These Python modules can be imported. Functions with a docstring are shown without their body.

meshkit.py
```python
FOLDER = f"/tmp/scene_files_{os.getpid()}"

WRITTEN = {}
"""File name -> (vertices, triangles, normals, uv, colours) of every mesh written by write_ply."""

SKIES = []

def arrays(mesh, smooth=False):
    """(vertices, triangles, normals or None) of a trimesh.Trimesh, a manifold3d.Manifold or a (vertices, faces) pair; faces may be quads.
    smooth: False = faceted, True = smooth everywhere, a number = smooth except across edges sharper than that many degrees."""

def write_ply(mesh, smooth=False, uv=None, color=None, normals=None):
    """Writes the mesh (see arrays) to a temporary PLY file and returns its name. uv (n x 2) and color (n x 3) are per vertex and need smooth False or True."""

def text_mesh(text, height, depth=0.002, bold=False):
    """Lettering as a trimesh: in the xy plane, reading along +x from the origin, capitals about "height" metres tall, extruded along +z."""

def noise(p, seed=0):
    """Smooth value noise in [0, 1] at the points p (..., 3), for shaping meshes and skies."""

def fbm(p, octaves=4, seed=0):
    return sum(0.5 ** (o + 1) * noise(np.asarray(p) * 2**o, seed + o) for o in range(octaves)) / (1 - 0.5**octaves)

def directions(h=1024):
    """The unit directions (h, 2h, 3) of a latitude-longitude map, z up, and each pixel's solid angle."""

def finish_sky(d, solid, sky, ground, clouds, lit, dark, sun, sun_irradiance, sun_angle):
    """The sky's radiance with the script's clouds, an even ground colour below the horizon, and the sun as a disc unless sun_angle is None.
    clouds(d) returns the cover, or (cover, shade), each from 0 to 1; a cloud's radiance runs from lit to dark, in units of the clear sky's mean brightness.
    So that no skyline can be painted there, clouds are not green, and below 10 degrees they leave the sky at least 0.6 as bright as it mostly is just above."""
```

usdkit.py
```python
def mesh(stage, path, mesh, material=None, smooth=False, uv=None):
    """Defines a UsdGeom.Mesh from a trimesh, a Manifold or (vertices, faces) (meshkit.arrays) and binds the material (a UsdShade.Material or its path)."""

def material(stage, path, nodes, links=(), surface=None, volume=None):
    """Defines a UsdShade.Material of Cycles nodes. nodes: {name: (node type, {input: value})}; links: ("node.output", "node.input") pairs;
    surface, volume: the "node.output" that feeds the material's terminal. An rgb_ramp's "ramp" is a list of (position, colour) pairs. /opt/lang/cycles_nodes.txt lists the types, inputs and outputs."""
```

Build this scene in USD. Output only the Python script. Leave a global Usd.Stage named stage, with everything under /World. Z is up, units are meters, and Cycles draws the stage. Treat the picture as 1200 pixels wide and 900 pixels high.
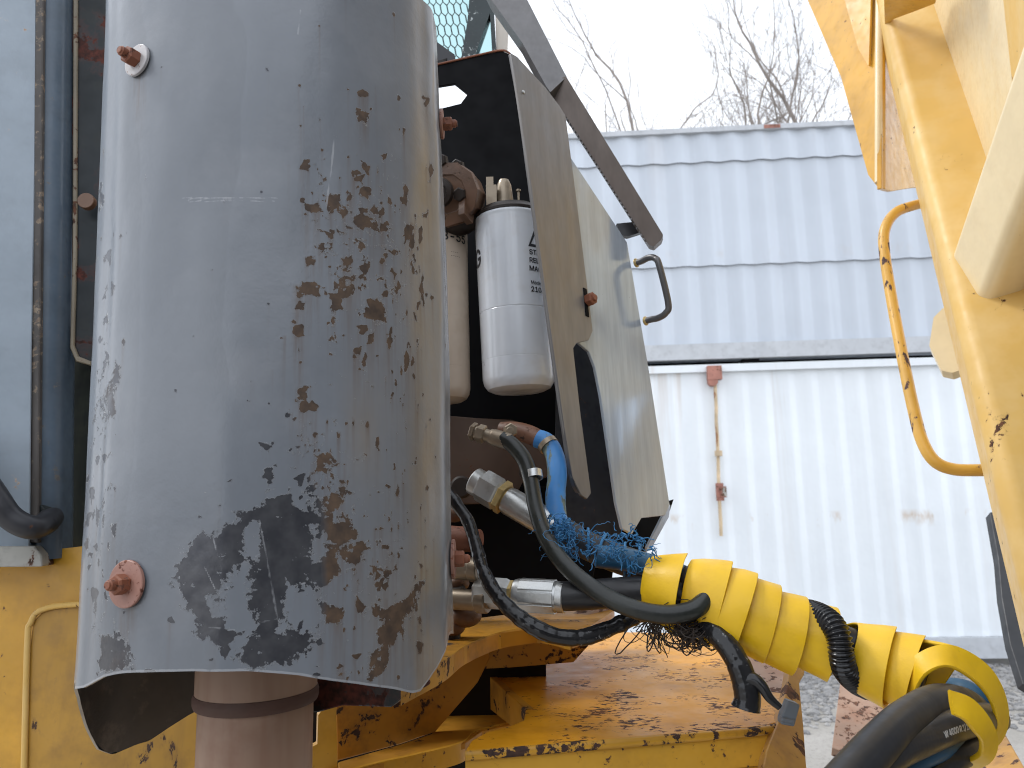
import math
import numpy as np
import trimesh
import shapely
from shapely.geometry import Polygon, LineString
from pxr import Gf, Sdf, Usd, UsdGeom, UsdLux, UsdShade, Vt
import usdkit
import meshkit

# ------------------------------------------------------------------ camera, sky, sun, exposure
stage = Usd.Stage.CreateInMemory()
UsdGeom.SetStageUpAxis(stage, UsdGeom.Tokens.z)
UsdGeom.SetStageMetersPerUnit(stage, 1.0)
UsdGeom.Xform.Define(stage, '/World')
UsdGeom.Scope.Define(stage, '/World/Looks')

EYE = np.array([0.0, 0.0, 1.50])
PITCH, ROLL, FPX = math.radians(9.0), math.radians(1.3), 867.0
EXPOSURE = 0.62
SUN_ELEV, SUN_AZ = math.radians(50), math.radians(282)      # azimuth clockwise from +y
SKY_STRENGTH, SUN_INTENSITY = 0.10, 0.30

_f = np.array([0, math.cos(PITCH), math.sin(PITCH)])
_u0 = np.array([0, -math.sin(PITCH), math.cos(PITCH)])
_r0 = np.array([1.0, 0, 0])
_r = math.cos(ROLL) * _r0 - math.sin(ROLL) * _u0
_u = math.cos(ROLL) * _u0 + math.sin(ROLL) * _r0

cam = UsdGeom.Camera.Define(stage, '/World/camera')
M = Gf.Matrix4d(*_r, 0, *_u, 0, *(-_f), 0, *EYE, 1)
cam.AddTransformOp().Set(M)
cam.CreateHorizontalApertureAttr(36.0)
cam.CreateVerticalApertureAttr(27.0)
cam.CreateFocalLengthAttr(36.0 * FPX / 1200)
cam.CreateFStopAttr(11.0)
cam.CreateFocusDistanceAttr(0.86)
cam.CreateClippingRangeAttr((0.02, 1000.0))
cam.CreateExposureAttr(EXPOSURE)


class Ref(str):
    pass


class Node:
    def __init__(self, name):
        self.__dict__['name'] = name

    def __getattr__(self, k):
        return Ref(self.name + '.' + k)


class Graph:
    """Collects Cycles nodes; a Ref as an input is a link."""

    def __init__(self):
        self.N, self.L = {}, []

    def __call__(self, kind, **kw):
        name, ins = f'{kind}_{len(self.N)}', {}
        for k, v in kw.items():
            if isinstance(v, Ref):
                self.L.append((str(v), f'{name}.{k}'))
            else:
                ins[k] = v
        self.N[name] = (kind, ins)
        return Node(name)

    def mask(self, v, lo, hi):
        return self('map_range', value=v, from_min=lo, from_max=hi, clamp=True).result

    def mix(self, fac, a, b, how='mix'):
        return self('mix_color', fac=fac, a=a, b=b, blend_type=how).result

    def math(self, op, a, b=0.0):
        return self('math', math_type=op, value1=a, value2=b).value

    def noise(self, vec, scale, detail=4, rough=0.55, distortion=0.0):
        return self('noise_texture', vector=vec, scale=scale, detail=detail, roughness=rough, distortion=distortion).fac

    def out(self, name, surface):
        return usdkit.material(stage, '/World/Looks/' + name, self.N, self.L, surface=str(surface))


g = Graph()
sk = g('sky_texture', sky_type='single_scattering', sun_disc=False, sun_elevation=SUN_ELEV, sun_rotation=SUN_AZ, aerosol_density=1.5)
tc = g('texture_coordinate')
cl = g.noise(tc.generated, 2.6, 6, 0.6)
white = g.mix(g.mask(g.noise(tc.generated, 5.0, 6, 0.6), 0.3, 0.7), (7.9, 8.4, 9.3), (9.5, 10.0, 10.8))
skc = g.mix(g.mask(cl, 0.18, 0.42), sk.color, white)
bg = g('background_shader', color=skc, strength=SKY_STRENGTH)
sky_mat = g.out('sky_overcast', bg.background)
dome = UsdLux.DomeLight.Define(stage, '/World/sky')
UsdShade.MaterialBindingAPI.Apply(dome.GetPrim()).Bind(sky_mat)
sun = UsdLux.DistantLight.Define(stage, '/World/sun')
sun.CreateIntensityAttr(SUN_INTENSITY)
sun.CreateNormalizeAttr(True)
sun.CreateAngleAttr(16.0)
sun.CreateColorAttr(Gf.Vec3f(1.0, 0.985, 0.96))
_sd = np.array([math.sin(SUN_AZ) * math.cos(SUN_ELEV), math.cos(SUN_AZ) * math.cos(SUN_ELEV), math.sin(SUN_ELEV)])
_sx = np.cross([0, 0, 1.0], _sd); _sx /= np.linalg.norm(_sx)
_sy = np.cross(_sd, _sx)
sun.AddTransformOp().Set(Gf.Matrix4d(*_sx, 0, *_sy, 0, *_sd, 0, 0, 0, 30, 1))

# ------------------------------------------------------------------ placing helpers


def ray(px, py):
    return _f * FPX + _r * (px - 600) - _u * (py - 450)


def at(px, py, Y):
    """The point at forward distance Y (metres from the camera, on the ground plan) seen at that spot of the photograph."""
    d = ray(px, py)
    return EYE + d * (Y / d[1])


def spots(p):
    p = np.atleast_2d(p) - EYE
    z = p @ _f
    return np.stack([600 + FPX * (p @ _r) / z, 450 - FPX * (p @ _u) / z], 1)


def height_for(x, y, py):
    """z of the point above (x, y) that is seen in row py."""
    q = np.array([x, y, 0.0]) - EYE
    k = (450 - py) / FPX
    # (q + z e).u = k (q + z e).f
    return (k * (q @ _f) - q @ _u) / (_u[2] - k * _f[2])


class Plane:
    def __init__(self, a, b, c):
        self.o = np.array(a, float)
        x = np.array(b) - self.o
        n = np.cross(x, np.array(c) - self.o)
        n /= np.linalg.norm(n)
        if n @ (EYE - self.o) < 0:
            n = -n
        self.n, self.x = n, x / np.linalg.norm(x)
        self.y = np.cross(self.n, self.x)

    def at(self, px, py, lift=0.0):
        d = ray(px, py)
        t = ((self.o - EYE) @ self.n) / (d @ self.n)
        return EYE + d * t + self.n * lift

    def flat(self, p):
        p = np.atleast_2d(p) - self.o
        return np.stack([p @ self.x, p @ self.y], 1)


def pl3(a, b, c):
    return Plane(at(*a), at(*b), at(*c))


def level(px, py, Y):
    p = at(px, py, Y)
    return Plane(p, p + [1, 0, 0], p + [0, 1, 0])


def rounded(poly, r):
    if r > 0:
        q = poly.buffer(-r, quad_segs=5).buffer(r, quad_segs=5)
        q = q.buffer(r, quad_segs=5).buffer(-r, quad_segs=5)
        if not q.is_empty:
            poly = q
    return max(poly.geoms, key=lambda s: s.area) if hasattr(poly, 'geoms') else poly


def extrude(pl, poly, thick, bev=0.0012):
    """A plate: its face lies on the plane, its body behind it, its front edges chamfered."""
    bev = min(bev, thick * 0.4)
    poly = poly.simplify(0.0002)
    parts = []
    inner = poly.buffer(-bev, join_style=2)
    if inner.is_empty or hasattr(inner, 'geoms') or len(inner.exterior.coords) != len(poly.exterior.coords) or len(inner.interiors) != len(poly.interiors):
        m = trimesh.creation.extrude_polygon(poly, thick, engine='earcut')
        m.vertices[:, 2] -= thick
        parts.append(m)
    else:
        m = trimesh.creation.extrude_polygon(poly, thick - bev, engine='earcut')
        m.vertices[:, 2] -= thick
        keep = ~((m.face_normals[:, 2] > 0.9) & (m.triangles_center[:, 2] > -bev - 1e-6))
        m.update_faces(keep)
        parts.append(m)
        v, f = trimesh.creation.triangulate_polygon(inner, engine='earcut')
        parts.append(trimesh.Trimesh(np.column_stack([v, np.zeros(len(v))]), f if np.cross(v[f[0][1]] - v[f[0][0]], v[f[0][2]] - v[f[0][0]]) > 0 else f[:, ::-1], process=False))
        for a, b in [(poly.exterior, inner.exterior)] + list(zip(poly.interiors, inner.interiors)):
            A, B = np.array(a.coords)[:-1], np.array(b.coords)[:-1]
            k = np.argmin(np.linalg.norm(B - A[0], axis=1))
            B = np.roll(B, -k, 0)
            if len(A) > 2 and np.linalg.norm(B[1] - A[1]) > np.linalg.norm(B[-1] - A[1]):
                B = np.roll(B[::-1], 1, 0)
            n = len(A)
            vv = np.vstack([np.column_stack([A, np.full(n, -bev)]), np.column_stack([B, np.zeros(n)])])
            i = np.arange(n); j = (i + 1) % n
            ff = np.vstack([np.stack([i, j, j + n], 1), np.stack([i, j + n, i + n], 1)])
            mm = trimesh.Trimesh(vv, ff, process=False)
            if mm.face_normals[:, 2].mean() < 0:
                mm.invert()
            parts.append(mm)
    m = trimesh.util.concatenate(parts)
    v = m.vertices
    m.vertices = pl.o + np.outer(v[:, 0], pl.x) + np.outer(v[:, 1], pl.y) + np.outer(v[:, 2], pl.n)
    return m


def plate(pl, pts, thick=0.004, r=0.0, holes=(), lift=0.0, bev=0.0012):
    poly = Polygon(pl.flat([pl.at(*p) for p in pts]))
    if not poly.is_valid:
        poly = poly.buffer(0)
    poly = rounded(poly, r)
    for h, hr in holes:
        poly = poly.difference(rounded(Polygon(pl.flat([pl.at(*p) for p in h])), hr))
    q = Plane(pl.o, pl.o + pl.x, pl.o + pl.y)
    q.o, q.n, q.x, q.y = pl.o + pl.n * lift, pl.n, pl.x, pl.y
    return extrude(q, poly, thick, bev)


def spline(pts, n):
    """Catmull-Rom through the rows of pts."""
    P = np.array(pts, float)
    P = np.vstack([2 * P[0] - P[1], P, 2 * P[-1] - P[-2]])
    seg = len(P) - 3
    t = np.linspace(0, seg, n)
    i = np.minimum(t.astype(int), seg - 1)
    u = (t - i)[:, None]
    a, b, c, d = P[i], P[i + 1], P[i + 2], P[i + 3]
    return 0.5 * (2 * b + (c - a) * u + (2 * a - 5 * b + 4 * c - d) * u**2 + (3 * b - a - 3 * c + d) * u**3)


def frames(C):
    T = np.gradient(C, axis=0)
    T /= np.linalg.norm(T, axis=1, keepdims=True) + 1e-12
    ref = np.array([0, 0, 1.0]) if abs(T[0][2]) < 0.9 else np.array([0, 1.0, 0])
    U = np.zeros_like(C)
    u = ref - T[0] * (ref @ T[0])
    for i in range(len(C)):
        u = u - T[i] * (u @ T[i])
        u /= np.linalg.norm(u)
        U[i] = u
    return T, U, np.cross(T, U)


def tube(C, rad, sides=16, caps=True):
    C = np.asarray(C, float)
    T, U, V = frames(C)
    rad = np.broadcast_to(np.asarray(rad, float), (len(C),))
    a = np.linspace(0, 2 * np.pi, sides, endpoint=False)
    ring = (U[:, None] * np.cos(a)[None, :, None] + V[:, None] * np.sin(a)[None, :, None]) * rad[:, None, None]
    v = (C[:, None] + ring).reshape(-1, 3)
    n = len(C)
    i, j = np.meshgrid(np.arange(n - 1), np.arange(sides), indexing='ij')
    p, q = i * sides + j, i * sides + (j + 1) % sides
    f = np.vstack([np.stack([p, q, q + sides], -1).reshape(-1, 3), np.stack([p, q + sides, p + sides], -1).reshape(-1, 3)])
    if caps:
        k = len(v)
        v = np.vstack([v, v[:sides], v[-sides:], C[:1], C[-1:]])
        j = np.arange(sides)
        f = np.vstack([f, np.stack([k + (j + 1) % sides, k + j, np.full(sides, k + 2 * sides)], 1),
                       np.stack([k + sides + j, k + sides + (j + 1) % sides, np.full(sides, k + 2 * sides + 1)], 1)])
    return trimesh.Trimesh(v, f, process=False)


def hose(pts, rad, n=80, sides=18, caps=True):
    return tube(spline([at(*p) for p in pts], n), rad, sides, caps)


def turned(A, axis, profile, sides=24):
    """Lathe: profile rows (distance along the axis from A, radius)."""
    axis = np.array(axis, float) / np.linalg.norm(axis)
    ref = np.array([0, 0, 1.0]) if abs(axis[2]) < 0.9 else np.array([0, 1.0, 0])
    U = np.cross(axis, ref); U /= np.linalg.norm(U)
    V = np.cross(axis, U)
    prof = np.array(profile, float)
    a = np.linspace(0, 2 * np.pi, sides, endpoint=False) + np.pi / sides
    ring = np.cos(a)[:, None] * U + np.sin(a)[:, None] * V
    v = (np.array(A) + prof[:, None, :1] * axis + prof[:, None, 1:] * ring[None]).reshape(-1, 3)
    n = len(prof)
    i, j = np.meshgrid(np.arange(n - 1), np.arange(sides), indexing='ij')
    p, q = i * sides + j, i * sides + (j + 1) % sides
    f = np.vstack([np.stack([p, q, q + sides], -1).reshape(-1, 3), np.stack([p, q + sides, p + sides], -1).reshape(-1, 3)])
    m = trimesh.Trimesh(v, f, process=False)
    m.merge_vertices()
    m.update_faces(m.nondegenerate_faces())
    if m.volume < 0:
        m.invert()
    return m


def disc(A, axis, r, h, sides=28, bev=0.0006):
    return turned(A, axis, [(0, 0), (0, r), (h - bev, r), (h, r - bev), (h, 0)], sides)


def hexa(A, axis, r, h):
    return turned(A, axis, [(0, 0), (0, r * .96), (h * .1, r), (h * .86, r), (h, r * .84), (h, 0)], 6)


def prism(A, B, side, w, d, r, sides=6):
    """A rounded box beam from A to B; w across 'side', d across the other way."""
    A, B = np.array(A, float), np.array(B, float)
    T = B - A; L = np.linalg.norm(T); T /= L
    S = np.array(side, float); S -= T * (S @ T); S /= np.linalg.norm(S)
    N = np.cross(T, S)
    poly = shapely.box(-w / 2 + r, -d / 2 + r, w / 2 - r, d / 2 - r).buffer(r, quad_segs=sides)
    m = trimesh.creation.extrude_polygon(poly, L, engine='earcut')
    v = m.vertices
    m.vertices = A + np.outer(v[:, 0], S) + np.outer(v[:, 1], N) + np.outer(v[:, 2], T)
    if m.volume < 0:
        m.invert()
    return m


def join(*ms):
    return trimesh.util.concatenate([m for x in ms for m in (x if isinstance(x, list) else [x])])


# ------------------------------------------------------------------ prims
_used, _base = {}, {}


def path_for(parent, name):
    key = (parent, name)
    n = _used.get(key, 0)
    _used[key] = n + 1
    return f'{parent}/{name}' + (f'_{n:03d}' if n else '')


def tell(prim, **kw):
    for k, v in kw.items():
        if v:
            prim.SetCustomDataByKey(k, v)


def thing(name, label, category, loc, group=None):
    p = path_for('/World', name)
    x = UsdGeom.Xform.Define(stage, p)
    x.AddTranslateOp().Set(Gf.Vec3d(*map(float, loc)))
    tell(x.GetPrim(), label=label, category=category, group=group)
    _base[p] = np.array(loc, float)
    return p


def add(parent, name, mesh, mat, smooth=32, label=None, attrs=None, **kw):
    """One Mesh prim under parent, in world coordinates less the thing's base."""
    p = path_for(parent, name)
    base = _base.get(parent, np.zeros(3))
    if isinstance(mesh, trimesh.Trimesh):
        mesh = trimesh.Trimesh(np.array(mesh.vertices) - base, np.array(mesh.faces), process=False)
    m = usdkit.mesh(stage, p, mesh, mat, smooth=smooth)
    for k, v in (attrs or {}).items():
        UsdGeom.PrimvarsAPI(m).CreatePrimvar(k, Sdf.ValueTypeNames.FloatArray, 'vertex').Set(Vt.FloatArray.FromNumpy(np.asarray(v, np.float32)))
    tell(m.GetPrim(), label=label, **kw)
    _base[p] = base
    return p


def lone(name, mesh, mat, label, category, loc=None, smooth=32, group=None):
    """A thing that is one mesh."""
    p = path_for('/World', name)
    base = np.array(loc if loc is not None else mesh.bounds.mean(0), float)
    m = usdkit.mesh(stage, p, trimesh.Trimesh(np.array(mesh.vertices) - base, np.array(mesh.faces), process=False), mat, smooth=smooth)
    m.AddTranslateOp().Set(Gf.Vec3d(*map(float, base)))
    tell(m.GetPrim(), label=label, category=category, group=group)
    return p


# ------------------------------------------------------------------ materials
RUST = ((0.035, 0.018, 0.012), (0.15, 0.06, 0.028))


def coat(name, base, rough=0.4, vary=0.15, chip=None, chip_scale=60, rust=RUST, grime=0.0, grime_col=(0.05, 0.035, 0.02), stretch=(1, 1, 1),
         metallic=0.0, bump=0.15, fade=None, fine=400, coatw=0.0, streaks=0.0, spec=.5, detail=7, low=.55):
    """Paint or plain metal: tone that drifts, worn-off specks (chip = how much of the noise stays paint), grime, fine relief."""
    q = Graph()
    pos = q('geometry').position
    st = q('vector_math', math_type='multiply', vector1=pos, vector2=stretch).vector
    a = q.noise(pos, 7, 5)
    col = q.mix(q.mask(a, 0.3, 0.7), tuple(c * (1 - vary) for c in base), tuple(min(c * (1 + vary * .7), 0.95) for c in base))
    if fade is not None:
        col = q.mix(q.mask(q.noise(pos, 11, 6, .6), .42, .66), col, fade)
    if streaks:
        s = q('vector_math', math_type='multiply', vector1=pos, vector2=(1, 1, 0.06)).vector
        col = q.mix(q.math('multiply', q.mask(q.noise(s, 70, 4), .48, .75), streaks), col, grime_col)
    if grime:
        gm = q.mask(q.noise(pos, 16, 8, .65), .5, .74)
        col = q.mix(q.math('multiply', gm, grime), col, grime_col)
    fn = q.noise(pos, fine, 3)
    rg = q('map_range', value=q.noise(pos, 35, 5), from_min=.3, from_max=.7, to_min=max(rough - .09, .04), to_max=rough + .12, clamp=True).result
    h = q.math('multiply', fn, 0.35)
    met = metallic
    if chip is not None:
        n = q.noise(st, chip_scale, detail, .62, .25)
        n = q.math('add', n, q.math('multiply', q.math('subtract', q.noise(pos, min(chip_scale * .16, 14), 3), .5), low))
        m = q.mask(n, chip, chip + .012)
        halo = q.mask(n, chip - .05, chip + .01)
        rc = q.mix(q.mask(q.noise(pos, 130, 5), .35, .65), rust[0], rust[1])
        col = q.mix(q.math('multiply', halo, .3), col, rust[1])
        col = q.mix(m, col, rc)
        rg = q('mix_float', fac=m, a=rg, b=.8).result
        h = q.math('subtract', h, q.math('multiply', m, 1.0))
    bp = q('bump', height=h, strength=bump, distance=0.0015)
    kw = dict(base_color=col, roughness=rg, metallic=met, normal=bp.normal, specular_ior_level=spec)
    if coatw:
        kw |= dict(coat_weight=coatw, coat_roughness=.12)
    pb = q('principled_bsdf', **kw)
    return q.out(name, pb.BSDF)


YEL = (0.62, 0.33, 0.035)
M_ = {}
M_['yellow'] = coat('yellow_paint', YEL, .34, .16, chip=.70, chip_scale=75, grime=.35, grime_col=(.2, .09, .02))
M_['yellow_deck'] = coat('yellow_deck_paint', (0.64, 0.285, 0.012), .38, .22, spec=.22, low=.9, chip=.635, chip_scale=230, stretch=(.45, .8, 1), grime=.45, grime_col=(.27, .105, .014), coatw=.1)
M_['yellow_worn'] = coat('yellow_flaking_paint', (0.55, 0.28, 0.025), .4, .2, chip=.575, chip_scale=85, grime=.6, grime_col=(.12, .05, .015), rust=((.02, .012, .01), (.075, .033, .02)))
M_['yellow_dirty'] = coat('yellow_grimy_paint', (0.50, 0.23, 0.02), .45, .25, chip=.66, chip_scale=50, grime=.75, grime_col=(.10, .042, .012), rust=((.018, .012, .01), (.06, .03, .02)))
M_['yellow_pale'] = coat('yellow_faded_paint', (0.67, 0.425, 0.12), .42, .06, chip=.715, chip_scale=55, spec=.3, fade=(.70, .48, .185), grime=.1, grime_col=(.4, .22, .06), stretch=(1, 1, .6))
M_['cream'] = coat('cream_faded_paint', (0.74, 0.60, 0.36), .3, .08, chip=.79, chip_scale=60, grime=.15, grime_col=(.45, .3, .14))
M_['yellow_rail'] = coat('yellow_rail_paint', (0.64, 0.36, 0.06), .32, .12, chip=.61, chip_scale=75, stretch=(1, 1, .3), rust=((.05, .03, .03), (.13, .065, .05)))
M_['yellow_dull'] = coat('yellow_dull_paint', (0.46, 0.245, 0.03), .42, .2, chip=.70, chip_scale=40, stretch=(1, 1, .45), grime=.6, grime_col=(.17, .085, .03), streaks=.25, rust=((.04, .025, .02), (.16, .08, .035)))
M_['yellow_rust'] = coat('yellow_rusting_paint', (0.50, 0.26, 0.05), .5, .3, chip=.58, chip_scale=38, stretch=(1, 1, .4), grime=.8, grime_col=(.22, .1, .045))
M_['rusty_tan'] = coat('rusty_tan_steel', (0.36, 0.23, 0.16), .6, .3, chip=.56, chip_scale=60, grime=.8, grime_col=(.28, .12, .06))
M_['rust'] = coat('rust_red', (0.24, 0.085, 0.045), .62, .45, chip=.58, chip_scale=150, bump=.5, rust=((.06, .02, .014), (.32, .14, .09)))
M_['rust_dark'] = coat('dark_rust', (.11, .055, .04), .7, .4, grime=.5, bump=.5)
M_['elbow'] = coat('brown_elbow', (.15, .065, .035), .55, .4, chip=.6, chip_scale=120, grime=.5, bump=.5)
M_['washer'] = coat('washer_steel', (0.34, 0.175, 0.135), .5, .3, chip=.60, chip_scale=180, bump=.3, rust=((.12, .04, .025), (.25, .09, .05)))
M_['washer_pale'] = coat('washer_grey_paint', (0.52, 0.50, 0.50), .42, .2, chip=.64, chip_scale=180, bump=.3, rust=((.12, .04, .025), (.25, .09, .05)))
M_['cast'] = coat('brown_casting', (0.16, 0.085, 0.05), .42, .4, chip=.62, chip_scale=110, bump=.5, grime=.7, grime_col=(.03, .018, .012), rust=((.03, .018, .012), (.2, .12, .075)))
M_['cast_dark'] = coat('dark_casting', (0.03, 0.022, 0.018), .45, .4, bump=.5, grime=.5, spec=.3)
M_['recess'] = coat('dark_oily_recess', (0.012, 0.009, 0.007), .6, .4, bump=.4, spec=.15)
M_['plate_brown'] = coat('brown_plate', (0.085, 0.052, 0.036), .42, .3, chip=.7, chip_scale=120, grime=.6, grime_col=(.05, .022, .012))
M_['exhaust'] = coat('rusty_pipe', (0.37, 0.24, 0.17), .55, .22, grime=.6, grime_col=(.22, .1, .06), streaks=.35, bump=.2)
M_['black'] = coat('black_paint', (0.004, 0.004, 0.005), .6, .3, bump=.1, spec=.12)
M_['black_gloss'] = coat('black_edge_paint', (0.03, 0.03, 0.034), .35, .3, bump=.1, chip=.72, chip_scale=90)
M_['inside'] = coat('sooty_steel', (0.06, 0.05, 0.04), .5, .6, grime=.9, grime_col=(.19, .15, .11), bump=.5)
M_['slate'] = coat('slate_paint', (0.085, 0.115, 0.15), .28, .2, chip=.74, chip_scale=80, grime=.4, grime_col=(.035, .04, .04), rust=((.1, .1, .1), (.2, .16, .12)))
M_['panel_blue'] = coat('pale_blue_grey_paint', (0.33, 0.385, 0.44), .3, .14, chip=.72, chip_scale=60, grime=.15, rust=((.35, .2, .12), (.6, .5, .4)))
M_['slate_dark'] = coat('dark_slate_paint', (0.014, 0.019, 0.022), .4, .5, spec=.3, chip=.57, chip_scale=14, grime=.5, grime_col=(.035, .035, .024), rust=((.03, .012, .009), (.11, .03, .02)))
M_['moss'] = coat('mossy_slate_paint', (0.022, 0.028, 0.024), .5, .35, spec=.3, grime=.7, grime_col=(.075, .08, .055), streaks=.4)
M_['gasket'] = coat('dark_gasket', (0.085, 0.075, 0.068), .6, .3, chip=.60, chip_scale=90, rust=((.16, .11, .08), (.3, .24, .18)))
M_['trim'] = coat('tan_trim', (0.24, 0.2, 0.14), .35, .3, chip=.6, chip_scale=60)
M_['pale_band'] = coat('pale_worn_band', (0.45, 0.44, 0.40), .4, .3, chip=.56, chip_scale=40, grime=.7)
M_['filter_white'] = coat('filter_white_enamel', (0.70, 0.73, 0.77), .2, .05, grime=.25, grime_col=(.45, .36, .24), chip=.785, chip_scale=90, bump=.05, coatw=.3)
M_['filter_cream'] = coat('filter_cream_enamel', (0.60, 0.50, 0.40), .26, .06, grime=.3, grime_col=(.4, .28, .16), chip=.78, chip_scale=90, bump=.05, coatw=.2)
M_['ink'] = coat('black_ink', (0.015, 0.015, 0.018), .5, .1, bump=.02)
M_['ink_tan'] = coat('tan_print', (0.45, 0.33, 0.12), .6, .3, bump=.02)
M_['ink_grey'] = coat('grey_print', (0.5, 0.48, 0.45), .6, .3, bump=.02)
M_['zinc'] = coat('zinc_plate', (0.56, 0.57, 0.56), .34, .15, metallic=.85, grime=.4, grime_col=(.3, .26, .2), bump=.2)
M_['zinc_tan'] = coat('oily_zinc', (0.33, 0.27, 0.2), .36, .25, metallic=.6, grime=.6, grime_col=(.12, .07, .04), bump=.3)
M_['brass'] = coat('yellow_zinc', (0.62, 0.46, 0.2), .35, .2, metallic=.6, grime=.4, bump=.2)
M_['rubber'] = coat('black_rubber', (0.020, 0.020, 0.022), .36, .3, bump=.25, grime=.3, grime_col=(.07, .06, .055), fine=250)
M_['rubber_ribbed'] = coat('ribbed_rubber', (0.016, 0.018, 0.016), .28, .25, bump=.3, grime=.4, grime_col=(.045, .05, .04), fine=300)
M_['rubber_grey'] = coat('grey_black_rubber', (0.017, 0.018, 0.021), .45, .2, bump=.2, grime=.3, grime_col=(.05, .048, .045), fine=220)
M_['tape'] = coat('black_tape', (0.012, 0.012, 0.013), .14, .2, bump=.6, fine=90, chip=.73, chip_scale=160, rust=((.2, .2, .2), (.5, .5, .5)))
M_['blue_hose'] = coat('blue_hose_cover', (0.055, 0.235, 0.56), .5, .25, bump=.5, fine=260, chip=.57, chip_scale=30, stretch=(1, 1, .4), rust=((.12, .15, .13), (.20, .25, .22)))
M_['twine'] = coat('blue_twine', (0.03, 0.16, 0.34), .6, .45, bump=.1)
M_['blue_dark'] = coat('dull_blue_rubber', (0.02, 0.09, 0.17), .45, .3, bump=.2)
M_['wrap'] = coat('yellow_plastic', (0.89, 0.545, 0.012), .40, .08, bump=.35, grime=.35, grime_col=(.55, .28, .02), chip=.80, chip_scale=80, rust=((.1, .06, .02), (.3, .17, .03)))
M_['wire'] = coat('brown_wire', (0.025, 0.017, 0.013), .6, .4, bump=.1)
M_['grey_tape'] = coat('grey_tape', (0.17, 0.20, 0.235), .45, .15, bump=.1)
M_['bark'] = coat('grey_bark', (0.27, 0.235, 0.21), .8, .3, bump=.4, fine=40)
M_['glass_frame'] = coat('dark_frame', (0.018, 0.03, 0.032), .3, .3, bump=.1, chip=.64, chip_scale=140, rust=((.4, .45, .45), (.6, .65, .65)))
M_['body_grey'] = coat('worn_grey_body', (.09, .085, .08), .5, .2)
M_['pale_post'] = coat('cream_post', (0.62, 0.57, 0.5), .4, .1)



def steel(name, base, rough, metallic, stretch, smear=None):
    """Bare brushed sheet: grain along one way, blotches, pits."""
    q = Graph()
    pos = q('geometry').position
    st = q('vector_math', math_type='multiply', vector1=pos, vector2=stretch).vector
    grain = q.noise(st, 90, 6, .65)
    blot = q.noise(pos, 14, 6, .6)
    col = q.mix(q.mask(grain, .32, .68), tuple(c * .86 for c in base), tuple(min(1, c * 1.1) for c in base))
    col = q.mix(q.math('multiply', q.mask(blot, .45, .72), .4), col, smear or tuple(c * .7 for c in base))
    pit = q.mask(q.noise(pos, 240, 6, .65), .68, .72)
    col = q.mix(q.math('multiply', pit, .6), col, (.2, .12, .06))
    rg = q('map_range', value=q.noise(st, 40, 5), from_min=.3, from_max=.7, to_min=rough - .08, to_max=rough + .14, clamp=True).result
    bp = q('bump', height=q.math('add', q.math('multiply', grain, .3), q.math('multiply', q.noise(pos, 6, 2), 2.0)), strength=.08, distance=.002)
    pb = q('principled_bsdf', base_color=col, roughness=rg, metallic=metallic, normal=bp.normal)
    return q.out(name, pb.BSDF)


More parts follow.
